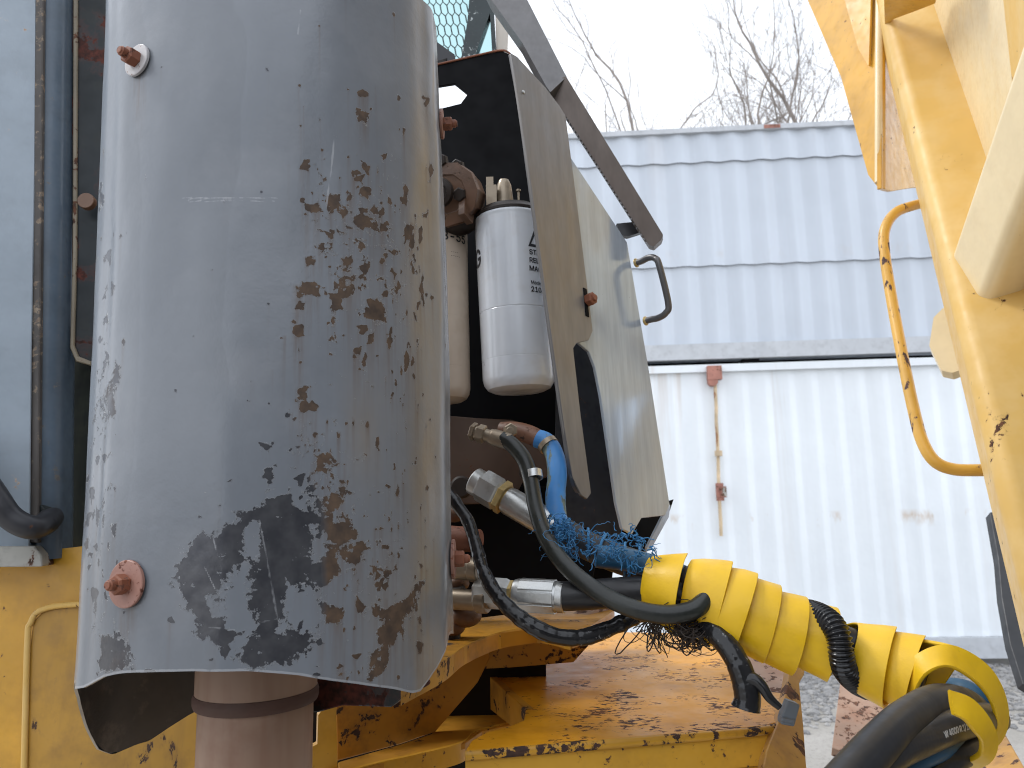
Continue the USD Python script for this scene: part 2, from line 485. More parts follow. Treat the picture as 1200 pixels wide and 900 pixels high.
M_['strip'] = steel('brown_tinted_steel', (0.215, 0.205, 0.197), .34, .4, (1, 1, .12), (.20, .16, .12))
M_['sheet'] = steel('pale_steel_sheet', (0.43, 0.50, 0.59), .10, .3, (1, 1, .08), (.40, .43, .46))
M_['bar'] = steel('grey_steel_bar', (0.13, 0.125, 0.125), .36, .5, (1, 1, .3), (.12, .115, .11))
M_['bar_brown'] = steel('brown_steel_bar', (0.125, 0.10, 0.085), .42, .4, (1, 1, .3), (.13, .1, .085))

# shield paint: "chip" says where the paint is gone (0..1), "rusty" what shows there, "scuff" bright scratches and rubbed marks
q = Graph()
pos = q('geometry').position
fl = q.noise(pos, 70, 9, .66, .35)
fl2 = q.noise(pos, 260, 5, .6)
fl3 = q.noise(pos, 26, 3, .5)
tot = q.math('add', q('attribute', attribute='chip').fac, q.math('add', q.math('multiply', q.math('subtract', fl, .5), 1.7), q.math('add', q.math('multiply', q.math('subtract', fl3, .5), .5), q.math('multiply', q.math('subtract', fl2, .5), .7))))
chip = q.mask(tot, .49, .515)
edge = q.math('subtract', q.mask(tot, .44, .49), chip)
rusty = q.mask(q.math('add', q('attribute', attribute='rusty').fac, q.math('multiply', q.math('subtract', q.noise(pos, 40, 5), .5), .5)), .35, .65)
paintc = q.mix(q.mask(q.noise(pos, 5, 5), .35, .65), (.160, .176, .199), (.195, .211, .234))
fog = q('attribute', attribute='stain').fac
paintc = q.mix(q.math('multiply', fog, q.mask(q.noise(q('vector_math', math_type='multiply', vector1=pos, vector2=(1, 1, .25)).vector, 22, 8, .68), .30, .72)), paintc, (.24, .19, .13))
paintc = q.mix(q.math('multiply', q.mask(q.noise(pos, 9, 7, .65), .52, .68), .25), paintc, (.28, .285, .30))
bare = q.mix(q.mask(q.noise(pos, 60, 6), .35, .65), (.062, .064, .074), (.105, .107, .116))
rcol = q.mix(q.mask(q.noise(pos, 90, 6, .6), .35, .65), (.045, .028, .019), (.105, .064, .037))
under = q.mix(rusty, bare, rcol)
runs = q.math('multiply', q('attribute', attribute='run').fac, q.mask(q.noise(q('vector_math', math_type='multiply', vector1=pos, vector2=(1, 1, .06)).vector, 160, 5, .65), .38, .62))
paintc = q.mix(q.math('multiply', runs, .55), paintc, (.12, .075, .045))
col = q.mix(chip, paintc, under)
col = q.mix(q.math('multiply', edge, .45), col, (.46, .48, .5))
sc = q.mask(q.math('add', q('attribute', attribute='scuff').fac, q.math('multiply', q.math('subtract', q.noise(q('vector_math', math_type='multiply', vector1=pos, vector2=(1, 1, .3)).vector, 150, 5), .5), .9)), .45, .6)
col = q.mix(q.math('multiply', sc, .7), col, (.36, .37, .39))
rg = q('mix_float', fac=chip, a=q('map_range', value=q.noise(pos, 8, 5), from_min=.3, from_max=.7, to_min=.15, to_max=.30, clamp=True).result, b=q('mix_float', fac=rusty, a=.25, b=.75).result).result
hh = q.math('subtract', q.math('add', q.math('multiply', q.noise(pos, 12, 3), 1.5), q.math('multiply', fl2, .2)), q.math('subtract', q.math('multiply', chip, .9), q.math('multiply', edge, .7)))
pb = q('principled_bsdf', base_color=col, roughness=rg, metallic=q.math('multiply', q.math('multiply', chip, q.math('subtract', 1.0, rusty)), .6), normal=q('bump', height=hh, strength=.6, distance=.0014).normal, specular_ior_level=.6)
M_['shield'] = q.out('peeling_grey_paint', pb.BSDF)

# container paint: stains run down from rust spots
def container_paint(name, base, z0, z1, rust_amount):
    q = Graph()
    pos = q('geometry').position
    xyz = q('separate_xyz', vector=pos)
    run = q('vector_math', math_type='multiply', vector1=pos, vector2=(1, 1, .05)).vector
    col = q.mix(q.mask(q.noise(pos, 1.1, 6, .6), .35, .65), tuple(c * .93 for c in base), base)
    col = q.mix(q.math('multiply', q.mask(q.noise(run, 6, 7, .6), .5, .7), .22), col, tuple(c * .72 for c in base))
    zz = q('map_range', value=xyz.z, from_min=z0, from_max=z1, to_min=0, to_max=1, clamp=True).result
    top = q.mask(zz, .62, 1.0)
    ru = q.math('multiply', q.mask(q.noise(run, 3.4, 6, .62), .56, .70), q.math('add', q.math('multiply', top, .6), .15))
    col = q.mix(q.math('multiply', ru, rust_amount), col, (.42, .26, .12))
    line = q.math('multiply', q.mask(zz, .40, .445), q.math('subtract', 1.0, q.mask(zz, .445, .47)))
    sp = q.math('multiply', line, q.mask(q.noise(q('vector_math', math_type='multiply', vector1=pos, vector2=(1, 1, .4)).vector, 5, 5, .6), .55, .66))
    col = q.mix(q.math('multiply', sp, rust_amount), col, (.45, .27, .10))
    pb = q('principled_bsdf', base_color=col, roughness=.42, normal=q('bump', height=q.noise(pos, 3, 4), strength=.25, distance=.03).normal)
    return q.out(name, pb.BSDF)


M_['box_white'] = container_paint('white_container_paint', (.78, .82, .85), 0.2, 2.66, .65)
M_['box_grey'] = container_paint('grey_container_paint', (.54, .585, .645), 2.8, 5.1, .15)
M_['box_dark'] = coat('grey_rail_paint', (.50, .52, .545), .45, .1, grime=.2)
M_['box_rust'] = coat('rusty_pink_steel', (.36, .16, .12), .6, .3, chip=.62, chip_scale=40)
M_['box_tan'] = coat('tan_rusted_rod', (.60, .46, .30), .6, .35, chip=.6, chip_scale=14, stretch=(1, 1, .3), rust=((.2, .08, .03), (.35, .17, .07)))

q = Graph()
pos = q('geometry').position
col = q.mix(q.mask(q.noise(pos, 2.2, 7, .6), .35, .65), (.30, .28, .25), (.40, .375, .345))
col = q.mix(q.mask(q.noise(pos, 40, 6, .7), .5, .7), col, (.24, .23, .21))
M_['ground'] = q.out('dusty_concrete', q('principled_bsdf', base_color=col, roughness=.85, normal=q('bump', height=q.noise(pos, 60, 8, .7), strength=.5, distance=.01).normal).BSDF)
q = Graph()
rnd = q('object_info').random
pos = q('geometry').position
col = q.mix(rnd, (.13, .13, .135), (.36, .35, .34))
col = q.mix(q.mask(q.noise(pos, 60, 5), .4, .7), col, (.28, .27, .26))
M_['stone'] = q.out('grey_stone', q('principled_bsdf', base_color=col, roughness=.8).BSDF)
q = Graph()
fr = q('fresnel', IOR=1.5).fac
q2 = q('mix_closure', fac=fr, closure1=q('transparent_bsdf', color=(.66, .80, .80)).BSDF, closure2=q('glossy_bsdf', roughness=.02).BSDF)
M_['glass'] = q.out('tinted_pane', q2.closure)
M_['bag'] = M_['rubber']

rng = np.random.default_rng(11)

# ------------------------------------------------------------------ ground
G0 = trimesh.Trimesh([[-150, -150, 0], [150, -150, 0], [150, 150, 0], [-150, 150, 0]], [[0, 1, 2], [0, 2, 3]], process=False)
add('/World', 'ground', G0, M_['ground'], smooth=False, kind='structure')

# ------------------------------------------------------------------ shipping containers
YAW = math.radians(-3.0)
c_dir = np.array([math.cos(YAW), math.sin(YAW), 0])
c_out = np.array([math.sin(YAW), -math.cos(YAW), 0])        # towards the camera
C0 = np.array([0.9, 6.92, 0.0])                               # a point of the lower container's face


def wall_mesh(z0, z1, s0, s1, pitch, depth, base, lean=0.0, round_=False):
    """Corrugated sheet along c_dir; the ridges stand towards the camera."""
    xs, ds = [], []
    n = int((s1 - s0) / pitch)
    prof = [(0, 0), (.28, 0), (.42, 1), (.80, 1), (.94, 0)] if not round_ else [(k / 10, .5 - .5 * math.cos(2 * math.pi * k / 10)) for k in range(10)]
    for i in range(n):
        for u, d in prof:
            xs.append(s0 + (i + u) * pitch); ds.append(d * depth)
    xs, ds = np.array(xs), np.array(ds)
    ring = lambda z, o: base + np.outer(xs, c_dir) + np.outer(ds + o, c_out) + [0, 0, z]
    v = np.vstack([ring(z0, lean), ring(z1, 0), ring(z0, lean - .004), ring(z1, -.004)])
    k = len(xs); i = np.arange(k - 1)
    quad = lambda a, b: np.vstack([np.stack([a, a + 1, b + 1], 1), np.stack([a, b + 1, b], 1)])
    f = np.vstack([quad(i, i + k), quad(i + 3 * k, i + 2 * k), quad(i + 2 * k, i)])
    return trimesh.Trimesh(v, f, process=False)


def slab(s0, s1, o0, o1, z0, z1, base=C0):
    """Box on the container's axes: s along it, o out towards the camera."""
    m = trimesh.creation.box([s1 - s0, o1 - o0, z1 - z0])
    R = np.eye(4)
    R[:3, 0], R[:3, 1] = c_dir, c_out
    R[:3, 2] = np.cross(c_dir, c_out)
    R[:3, 3] = base + c_dir * (s0 + s1) / 2 + c_out * (o0 + o1) / 2 + np.array([0, 0, (z0 + z1) / 2])
    m.apply_transform(R)
    if m.volume < 0:
        m.invert()
    return m


S0, S1 = -6.4, 5.79
ZT = 2.73
lo = thing('shipping_container', 'white rust-streaked corrugated shipping container standing on the gravel, the lower one', 'shipping container', C0)
add(lo, 'bottom_rail', slab(S0, S1, -.02, .03, .06, .235), M_['box_dark'], False)
add(lo, 'side_panel', wall_mesh(.235, ZT - .07, S0, S1, .215, .007, C0 - c_out * .03, round_=True), M_['box_white'], True)
add(lo, 'top_rail', slab(S0, S1, -.03, .015, ZT - .07, ZT), M_['box_white'], False)
add(lo, 'roof', slab(S0, S1, -2.4, -.031, ZT - .02, ZT - .004), M_['box_white'], False)
add(lo, 'back_wall', slab(S0, S1, -2.43, -2.401, .02, ZT), M_['box_white'], False)
px0 = at(836, 520, 6.9); s_rod = (px0 - C0) @ c_dir


def on_box(px, py, out=0.0, base=C0):
    d = ray(px, py)
    t = ((base + c_out * out - EYE) @ c_out) / (d @ c_out)
    return EYE + d * t


ra, rb = on_box(838, 446, .03), on_box(845, 628, .03)
rodm = tube(np.linspace(ra, rb, 12) + rng.normal(0, .002, (12, 3)), .016, 8)
add(lo, 'locking_rod', rodm, M_['box_tan'], 40)
bk = slab(-.07, .06, .0, .075, -.13, .0, base=on_box(836, 430, 0.0) - c_out * 0)
add(lo, 'rusty_bracket', join(bk, disc(on_box(834, 448, .0), c_out, .045, .07, 12)), M_['box_rust'], 30)
la = on_box(843, 570, .02)
add(lo, 'rod_latch', join(slab(-.035, .03, 0, .03, -.13, .03, base=la), slab(-.0, .05, .03, .05, -.10, .0, base=la)), M_['box_rust'], 30)
add(lo, 'latch_plate', slab(.012, .05, .052, .06, -.09, -.01, base=la), M_['pale_band'], 30)
add(lo, 'rod_collar', disc(on_box(842, 532, .035) - np.array([0, 0, .02]), (0, 0, 1), .034, .05, 10), M_['box_tan'], 30)

UB = C0 - c_out * .02
up = thing('shipping_container', 'grey corrugated container stacked on top of the white one, clad in three rows of sheet', 'shipping container', UB + [0, 0, ZT + .05])
ZU = ZT + .05
add(up, 'floor_frame', slab(S0, S1, -2.3, -.14, ZT + .002, ZT + .0495, C0), M_['black'], False)
zs2, zs1, ztop = on_box(900, 309, 0, UB)[2], on_box(900, 187, 0, UB)[2], on_box(900, 147, 0, UB)[2]
rows = [(ZU + .155, zs2 + .03), (zs2, zs1 + .03), (zs1, ztop - .05)]
add(up, 'bottom_rail', slab(S0, S1, -.03, .045, ZU, ZU + .15, UB), M_['box_dark'], False)
for i, (a, b) in enumerate(rows):
    add(up, 'cladding_sheet', wall_mesh(a, b, S0, S1, .262, .026, UB - c_out * .02, lean=.022 if i else 0.0, round_=True), M_['box_grey'], 40)
add(up, 'top_rail', slab(S0, S1, -.05, .03, ztop - .05, ztop, UB), M_['box_dark'], False)
add(up, 'roof', slab(S0, S1, -2.4, -.051, ztop - .07, ztop - .02, UB), M_['box_dark'], False)
add(up, 'back_wall', slab(S0, S1, -2.43, -2.401, ZU, ztop - .02, UB), M_['box_grey'], False)
add(up, 'rusty_patch', slab(-.09, .07, .031, .035, ztop - .045, ztop - .008, base=np.array([*on_box(905, 150, 0, UB)[:2], 0])), M_['box_rust'], False)
for s in (S0 + .09, S1 - .09, s_rod + .4):
    add(lo, 'corner_block', slab(s - .08, s + .08, -.12, -.035, ZT + .001, ZT + .049), M_['black'], False)

# gravel along the container
ico = trimesh.creation.icosphere(1)
pi_ = UsdGeom.PointInstancer.Define(stage, '/World/gravel')
protos = []
for k in range(4):
    m = ico.copy()
    m.vertices *= 1 + .5 * (meshkit.noise(m.vertices * 1.7 + 9 * k, k)[:, None] - .5)
    m.vertices *= [1, .8, .55]
    pm = usdkit.mesh(stage, f'/World/gravel/stone_kind_{"abcd"[k]}', m, M_['stone'], smooth=False)
    protos.append(pm.GetPath())
N = 9000
sx = rng.uniform(-1.0, 5.3, N); so = rng.beta(1, 1.5, N) * 1.9 - .02
P = C0 + np.outer(sx, c_dir) + np.outer(so, c_out)
size = rng.lognormal(math.log(.019), .35, N)
P[:, 2] = size * .15
pi_.CreatePrototypesRel().SetTargets(protos)
pi_.CreateProtoIndicesAttr(Vt.IntArray.FromNumpy(rng.integers(0, 4, N).astype(np.int32)))
pi_.CreatePositionsAttr(Vt.Vec3fArray.FromNumpy(P.astype(np.float32)))
pi_.CreateScalesAttr(Vt.Vec3fArray.FromNumpy(np.repeat(size[:, None], 3, 1).astype(np.float32)))
ang = rng.uniform(0, 2 * np.pi, N)
pi_.CreateOrientationsAttr(Vt.QuathArray([Gf.Quath(float(math.cos(a / 2)), 0, 0, float(math.sin(a / 2))) for a in ang]))
tell(pi_.GetPrim(), label='loose grey gravel along the foot of the white container', category='gravel', kind='stuff')

# ------------------------------------------------------------------ bare trees behind the containers


def bare_tree(label, px, Y, px_top, height, r0, seed, spread=.5, depth=5, fork=1.6, first=.35):
    r = np.random.default_rng(seed)
    foot = at(px, 150, Y); foot[2] = 0
    tip = at(px_top, 20, Y); 
    lean = (tip - at(px, 150, Y)); lean = lean / max(abs(lean[2]), .2)
    t = thing('bare_tree', label, 'tree', foot, 'bare trees behind the containers')
    trunk, limbs = [], []

    def grow(p, d, L, rad, lev):
        n = 7
        pts = [p]
        dd = d / np.linalg.norm(d)
        for _ in range(n):
            dd = dd + r.normal(0, .10 + .03 * lev, 3) + np.array([0, 0, .035])
            dd /= np.linalg.norm(dd)
            pts.append(pts[-1] + dd * L / n)
        pts = np.array(pts)
        rr = np.linspace(rad, rad * (.55 if lev < 2 else .35), n + 1)
        (trunk if lev == 0 else limbs).append(tube(pts, rr, 7 if lev == 0 else 4 if lev > 2 else 5, caps=False))
        if lev >= depth:
            return
        kids = r.integers(3, 6) if lev else r.integers(6, 9)
        for k in range(kids):
            u = r.uniform(first if lev == 0 else .2, 1.0)
            i = min(int(u * n), n - 1)
            q0 = pts[i] + (pts[i + 1] - pts[i]) * (u * n - i)
            a = r.normal(0, 1, 3); a -= dd * (a @ dd); a /= np.linalg.norm(a)
            nd = dd + a * r.uniform(.5, 1.0) * spread * 2 + np.array([0, 0, .25])
            grow(q0, nd, L * r.uniform(.38, .62), max(np.interp(u * n, range(n + 1), rr) * r.uniform(.42, .6), .0042), lev + 1)
        grow(pts[-1], dd + r.normal(0, .15, 3), L * .5, max(rr[-1], .004), lev + 1)

    grow(foot, np.array([lean[0] * .25, 0, 1.0]), height * .62, r0, 0)
    add(t, 'trunk', join(trunk), M_['bark'], True)
    add(t, 'crown', join(limbs), M_['bark'], True)


bare_tree('thin bare tree with few upright branches, nearest to the sloping steel bar', 742, 13.0, 744, 12.5, .075, 12, .30, 3, first=.50)
bare_tree('slender bare tree leaning left, second from the left above the grey container', 826, 14.5, 812, 9.5, .07, 8, .42, 4, first=.45)
bare_tree('bare twiggy tree with a straight trunk in the middle of the group', 855, 13.5, 858, 11, .07, 21, .38, 4, first=.45)
bare_tree('thickest pale-barked bare tree beside the yellow steel frame', 928, 12.5, 940, 11.5, .10, 30, .36, 4, first=.45)
bare_tree('slim bare tree behind the thick pale one, branches reaching left', 895, 15.5, 895, 11, .07, 44, .42, 4, first=.45)

# ------------------------------------------------------------------ the machine (near half): heat shield, cab post, filter guard, deck
mach = thing('work_machine', 'yellow and grey heavy machine filling the left, with peeling grey heat shield and white filters', 'machine', at(300, 880, .9) * [1, 1, 0])


def bolt(parent, P, n, rw, rh, hh, tip, mat_w=M_['washer'], mat_b=M_['rust'], label=None):
    n = np.array(n, float) / np.linalg.norm(n)
    P = np.array(P, float)
    add(parent, 'washer', turned(P - n * .001, n, [(0, .004), (0, rw), (.0024, rw), (.003, rw - .0008), (.003, .004)], 32), mat_w, 30)
    b = join(hexa(P + n * .002, n, rh, hh), disc(P + n * hh, n, rh * .55, tip, 14, .0012), disc(P + n * (hh + tip - .0005), n, rh * .42, .0015, 12, .0005))
    add(parent, 'bolt', b, mat_b, 30)


# --- heat shield: a bent plate, wrapped round the pipe at the left
SC, SA, SB = np.array([-.254, .80]), .187, .150


def shield_plan(t):
    t = np.asarray(t, float)
    x = SC[0] + SA * np.sin(t)
    y = SC[1] - SB * np.cos(t)
    # a soft bend along the right edge and a faint crease near the left one
    return np.stack([x, y], -1)


tr = math.radians
# bottom edge: rows of the photograph against angle
bt = np.radians([-150, -135, -120, -104, -96, -86, -76, -66, -52, -38, -20, 0, 18, 36, 52, 66, 74, 82, 88, 96])
br = np.array([815, 838, 868, 884, 878, 850, 818, 803, 794, 788, 785, 784, 789, 797, 804, 809, 812, 806, 788, 765.0])
th = np.concatenate([np.linspace(tr(-150), tr(-80), 40)[:-1], np.linspace(tr(-80), tr(96), 430)])
NZ = 430
pl = shield_plan(th)
nrm = np.stack([np.sin(th) / SA, -np.cos(th) / SB], 1); nrm /= np.linalg.norm(nrm, axis=1, keepdims=True)
zb = np.array([height_for(p[0], p[1], np.interp(t, bt, br)) for p, t in zip(pl, th)])
# over the front the rim is read column by column
rim_x = [95, 120, 160, 230, 290, 350, 400, 450, 482, 492, 503, 512, 520, 526, 532]
rim_y = [806, 793, 789, 785, 785, 790, 798, 806, 811, 809, 797, 783, 764, 745, 742]
cx = spots(np.column_stack([pl, zb]))[:, 0]
for i_ in np.flatnonzero(th > tr(-58)):
    zb[i_] = height_for(pl[i_, 0], pl[i_, 1], np.interp(cx[i_], rim_x, rim_y))
zb += (meshkit.noise(np.column_stack([th * 6, th * 0, th * 0])) - .5) * .002
zt = height_for(SC[0], SC[1] - SB, -75)
u = np.linspace(0, 1, NZ)
Z = zb[:, None] + (zt - zb)[:, None] * u
wav = (meshkit.fbm(np.stack([np.broadcast_to(th[:, None] * 2.2, Z.shape), Z * 4, Z * 0], -1), 3) - .5) * .006
crease = -.0018 * np.exp(-((np.degrees(th) + 47) / 5.0) ** 2)[:, None] + .003 * np.exp(-((np.degrees(th) - 76) / 6.0) ** 2)[:, None]
off = wav + crease
LEAN = -.0125 * np.maximum(u, 0)[None] ** 2
OUT = np.stack([pl[:, 0][:, None] + nrm[:, 0][:, None] * off + LEAN, pl[:, 1][:, None] + nrm[:, 1][:, None] * off, Z], -1)
TH = .0028
INN = OUT - np.stack([nrm[:, 0], nrm[:, 1], 0 * th], -1)[:, None] * TH
nt = len(th)


def grid_faces(a, b, flip=False):
    i, j = np.meshgrid(np.arange(a - 1), np.arange(b - 1), indexing='ij')
    p = i * b + j
    f = np.vstack([np.stack([p, p + b, p + b + 1], -1).reshape(-1, 3), np.stack([p, p + b + 1, p + 1], -1).reshape(-1, 3)])
    return f[:, ::-1] if flip else f


def strip_between(a, b):
    n = len(a)
    i = np.arange(n - 1)
    return np.vstack([a, b]), np.vstack([np.stack([i, i + n, i + n + 1], 1), np.stack([i, i + n + 1, i + 1], 1)])


sp = spots(OUT.reshape(-1, 3))
deg = np.degrees(np.broadcast_to(th[:, None], Z.shape)).ravel()
chipv = np.full(len(sp), -.10)


def blob(x, y, sx, sy, amp, rot=0.0):
    c, s = math.cos(rot), math.sin(rot)
    dx, dy = sp[:, 0] - x, sp[:, 1] - y
    a, b = (c * dx + s * dy) / sx, (-s * dx + c * dy) / sy
    return amp * np.exp(-.5 * (a * a + b * b))


def patch(pts, soft=10, hi=.95):
    P = rounded(Polygon(pts).buffer(0), 0)
    x0, y0, x1, y1 = P.bounds
    k = np.flatnonzero((sp[:, 0] > x0 - 40) & (sp[:, 0] < x1 + 40) & (sp[:, 1] > y0 - 40) & (sp[:, 1] < y1 + 40) & (deg > -80))
    q = shapely.points(sp[k])
    d = shapely.distance(q, P.exterior) * np.where(shapely.contains(P, q), 1, -1)
    out = np.full(len(sp), -1.0)
    out[k] = np.clip(.5 + d / (2 * soft), -1, hi)
    return out


dens = sum([blob(395, 300, 40, 90, .36), blob(455, 380, 42, 130, .20), blob(440, 330, 28, 60, .10), blob(480, 300, 18, 220, .10), blob(380, 560, 50, 70, .30), blob(350, 620, 50, 40, .2),
            blob(340, 470, 40, 50, .17), blob(395, 190, 60, 70, .12), blob(300, 660, 80, 60, .18), blob(125, 460, 16, 90, .30), blob(120, 600, 16, 120, .22), blob(430, 640, 60, 60, .22),
            blob(450, 720, 60, 50, .2), blob(150, 200, 25, 80, .15), blob(400, 760, 60, 30, .15), blob(130, 730, 30, 60, .25)])
chipv = chipv + dens
dark_patches = [
    ([(232, 628), (262, 615), (300, 600), (318, 580), (345, 588), (362, 605), (372, 640), (366, 680), (340, 690), (330, 720), (325, 752), (300, 760), (296, 700), (286, 660), (262, 690), (255, 720), (232, 690), (212, 672), (214, 652)], 16),
    ([(208, 688), (232, 690), (262, 730), (285, 738), (262, 765), (242, 748)], 12),
    ([(290, 745), (340, 735), (372, 742), (362, 768), (318, 778), (292, 790), (278, 772)], 14),
    ([(360, 660), (392, 650), (400, 672), (375, 690), (358, 684)], 9),
    ([(375, 612), (402, 610), (422, 625), (412, 640), (385, 636)], 9),
    ([(375, 705), (405, 715), (402, 735), (380, 730)], 8),
    ([(398, 648), (424, 646), (420, 660), (402, 660)], 6),
    ([(430, 800), (432, 770), (445, 735), (455, 715), (472, 705), (484, 690), (496, 682), (476, 722), (462, 750), (446, 790)], 7),
    ([(436, 718), (466, 708), (472, 722), (446, 730)], 7),
    ([(343, 335), (370, 330), (374, 345), (350, 348)], 7), ([(394, 325), (418, 322), (416, 345), (396, 352)], 7), ([(424, 350), (446, 352), (452, 375), (428, 374)], 8),
    ([(388, 345), (402, 344), (400, 362), (388, 360)], 6), ([(418, 130), (434, 132), (430, 148), (420, 142)], 5), ([(418, 218), (434, 220), (432, 234), (420, 230)], 5),
    ([(384, 230), (398, 228), (396, 246), (384, 248)], 6), ([(414, 255), (428, 250), (424, 268), (416, 264)], 5), ([(370, 535), (388, 530), (382, 552), (366, 556)], 7),
    ([(118, 748), (138, 742), (160, 786), (118, 784)], 9), ([(124, 470), (136, 425), (142, 430), (132, 490)], 6), ([(347, 455), (362, 452), (360, 470), (346, 470)], 6),
    ([(437, 250), (450, 246), (447, 258)], 5), ([(474, 260), (488, 262), (482, 285), (476, 275)], 5), ([(305, 520), (320, 518), (316, 532)], 6), ([(308, 548), (322, 545), (320, 560), (308, 560)], 6),
]
for pts, soft in dark_patches:
    chipv = np.maximum(chipv, patch(pts, soft * 1.25, .74))
# paint islands left inside the big bare patch
for pts in ([(284, 622), (300, 610), (302, 650), (288, 655)], [(262, 700), (292, 698), (296, 742), (268, 735)], [(340, 690), (372, 690), (378, 730), (352, 742), (338, 720)]):
    chipv = np.minimum(chipv, .42 - patch(pts, 8) * .55 + .25)
chipv[deg < -80] = .1
cr_ = np.random.default_rng(77)


def flake(x, y, r, stretch=1.0):
    n = cr_.integers(6, 10)
    a = np.sort(cr_.uniform(0, 2 * np.pi, n))
    rr = r * cr_.uniform(.45, 1.25, n)
    return [(x + math.cos(t_) * q_ / stretch, y + math.sin(t_) * q_ * stretch) for t_, q_ in zip(a, rr)]


for (mx, my, sx_, sy_), n_, r_, st_ in (((412, 300, 38, 75), 75, 5.2, 1.0), ((468, 340, 20, 120), 75, 4.0, 1.9), ((440, 190, 45, 70), 36, 2.8, 1.1), ((350, 480, 32, 50), 22, 4.2, 1.0), ((372, 560, 26, 34), 20, 5.0, 1.2),
                                      ((398, 640, 40, 48), 40, 5.5, .9), ((440, 650, 40, 70), 34, 3.4, 1.3), ((455, 740, 28, 30), 22, 3.6, 1.4), ((122, 330, 12, 150), 26, 5.0, 1.7), ((118, 640, 12, 70), 26, 4.6, 1.9),
                                      ((230, 680, 20, 50), 16, 4.0, .8), ((310, 770, 50, 14), 24, 4.6, .8), ((300, 400, 120, 260), 40, 1.6, 1.0), ((480, 560, 16, 150), 60, 2.0, 2.2)):
    for _ in range(n_):
        x_, y_ = cr_.normal(mx, sx_), cr_.normal(my, sy_)
        chipv = np.maximum(chipv, patch(flake(x_, y_, min(r_ * cr_.lognormal(-.35, .62), 9.0), st_), 2.6, .9))
rustyv = np.clip((sp[:, 0] - np.interp(sp[:, 1], [430, 600], [325, 380])) / 36 + .5, 0, 1)
rustyv[(sp[:, 0] < 200)] = .35
runv = np.clip((chipv - .35) / .3, 0, 1).reshape(nt, NZ) * np.clip((rustyv.reshape(nt, NZ)) + .15, 0, 1)
for j_ in range(NZ - 2, -1, -1):
    runv[:, j_] = np.maximum(runv[:, j_], runv[:, j_ + 1] * .945)
runv = runv.ravel()
for bx_, by_, l_ in ((151, 716, 22), (163, 108, 26), (146, 735, 20)):
    runv = np.maximum(runv, blob(bx_, by_, 5, l_, .8))
runv[deg < -75] = 0
stainv = np.clip((sp[:, 0] - 380) / 130, 0, 1) * .32 + blob(425, 500, 14, 50, .5) + blob(470, 740, 40, 60, .4) + blob(495, 300, 12, 500, .8)
scuffv = np.full(len(sp), -.2)


def scratch(pts, w, amp=.60):
    q = shapely.points(sp)
    L = LineString(pts)
    x0, y0, x1, y1 = L.bounds
    k = np.flatnonzero((sp[:, 0] > x0 - 9) & (sp[:, 0] < x1 + 9) & (sp[:, 1] > y0 - 9) & (sp[:, 1] < y1 + 9) & (deg > -80))
    d = shapely.distance(q[k], L)
    scuffv[k] = np.maximum(scuffv[k], amp - (d / w) ** 2 * .4)


rowgap = np.repeat(spots(OUT[:, 0])[:, 1], NZ) - sp[:, 1]
scuffv = np.maximum(scuffv, np.where((rowgap < 2.4) & (deg > -75), .72, -.2))
for pts, w in [([(304, 610), (316, 670), (328, 742)], 2.2), ([(300, 730), (334, 724)], 2.0), ([(249, 628), (266, 690)], 2.4), ([(392, 160), (388, 200), (382, 245)], 2.0), ([(214, 232), (326, 232)], 1.8),
               ([(219, 236), (322, 236)], 1.3), ([(313, 660), (322, 716)], 1.3), ([(342, 687), (372, 680)], 1.6), ([(352, 12), (349, 40)], 2.6), ([(244, 735), (275, 738)], 2.2), ([(240, 665), (252, 690)], 1.6)]:
    scratch(pts, w)
scuffv = np.maximum(scuffv, np.where(deg > 78, .30 + .2 * np.clip((deg - 78) / 12, 0, 1), -.2))
chipv = np.maximum(chipv, np.where(deg > 84, .26, -1))
bl_ = np.array([OUT[:, 0], INN[:, 0]])
verts, faces, n0 = [OUT.reshape(-1, 3)], [grid_faces(nt, NZ)], nt * NZ
cs = np.unique(np.r_[0:NZ:12, NZ - 1]); ct = np.unique(np.r_[0:nt:4, nt - 1])
inner = INN[np.ix_(ct, cs)]
verts.append(inner.reshape(-1, 3)); faces.append(grid_faces(len(ct), len(cs), True) + n0); n0 += inner.shape[0] * inner.shape[1]
shield = trimesh.Trimesh(verts[0], faces[0], process=False)
if shield.face_normals[len(shield.faces) // 3] @ (EYE - shield.triangles_center[len(shield.faces) // 3]) < 0:
    faces[0] = faces[0][:, ::-1]
sh = add(mach, 'heat_shield', trimesh.Trimesh(verts[0], faces[0], process=False), M_['shield'], True,
         label='tall curved grey heat shield, paint peeling to brown rust and bare steel',
         attrs=dict(chip=chipv, rusty=rustyv, stain=stainv, scuff=scuffv, run=runv))
add(sh, 'inner_face', trimesh.Trimesh(verts[1], faces[1] - nt * NZ, process=False), M_['inside'], True)
ev, ef = strip_between(OUT[:, 0], INN[:, 0])
e1 = trimesh.Trimesh(ev, ef, process=False)
ev, ef = strip_between(OUT[-1], INN[-1])
e2 = trimesh.Trimesh(ev, ef, process=False)
ev, ef = strip_between(OUT[0], INN[0])
M_['raw_edge'] = coat('worn_raw_edge', (.42, .37, .30), .4, .4, metallic=.4, grime=.5, grime_col=(.1, .05, .03), bump=.3)
add(sh, 'cut_edge', join(e1, e2, trimesh.Trimesh(ev, ef, process=False)), M_['raw_edge'], 40)


def on_shield(deg_, py):
    t = tr(deg_)
    p = shield_plan(t)
    n = np.array([math.sin(t) / SA, -math.cos(t) / SB, 0]); n /= np.linalg.norm(n)
    z = height_for(p[0], p[1], py)
    uu = np.clip((z - height_for(p[0], p[1], 790)) / (zt - height_for(p[0], p[1], 790)), 0, 1)
    return np.array([p[0] - .0125 * uu ** 2, p[1], z]), n


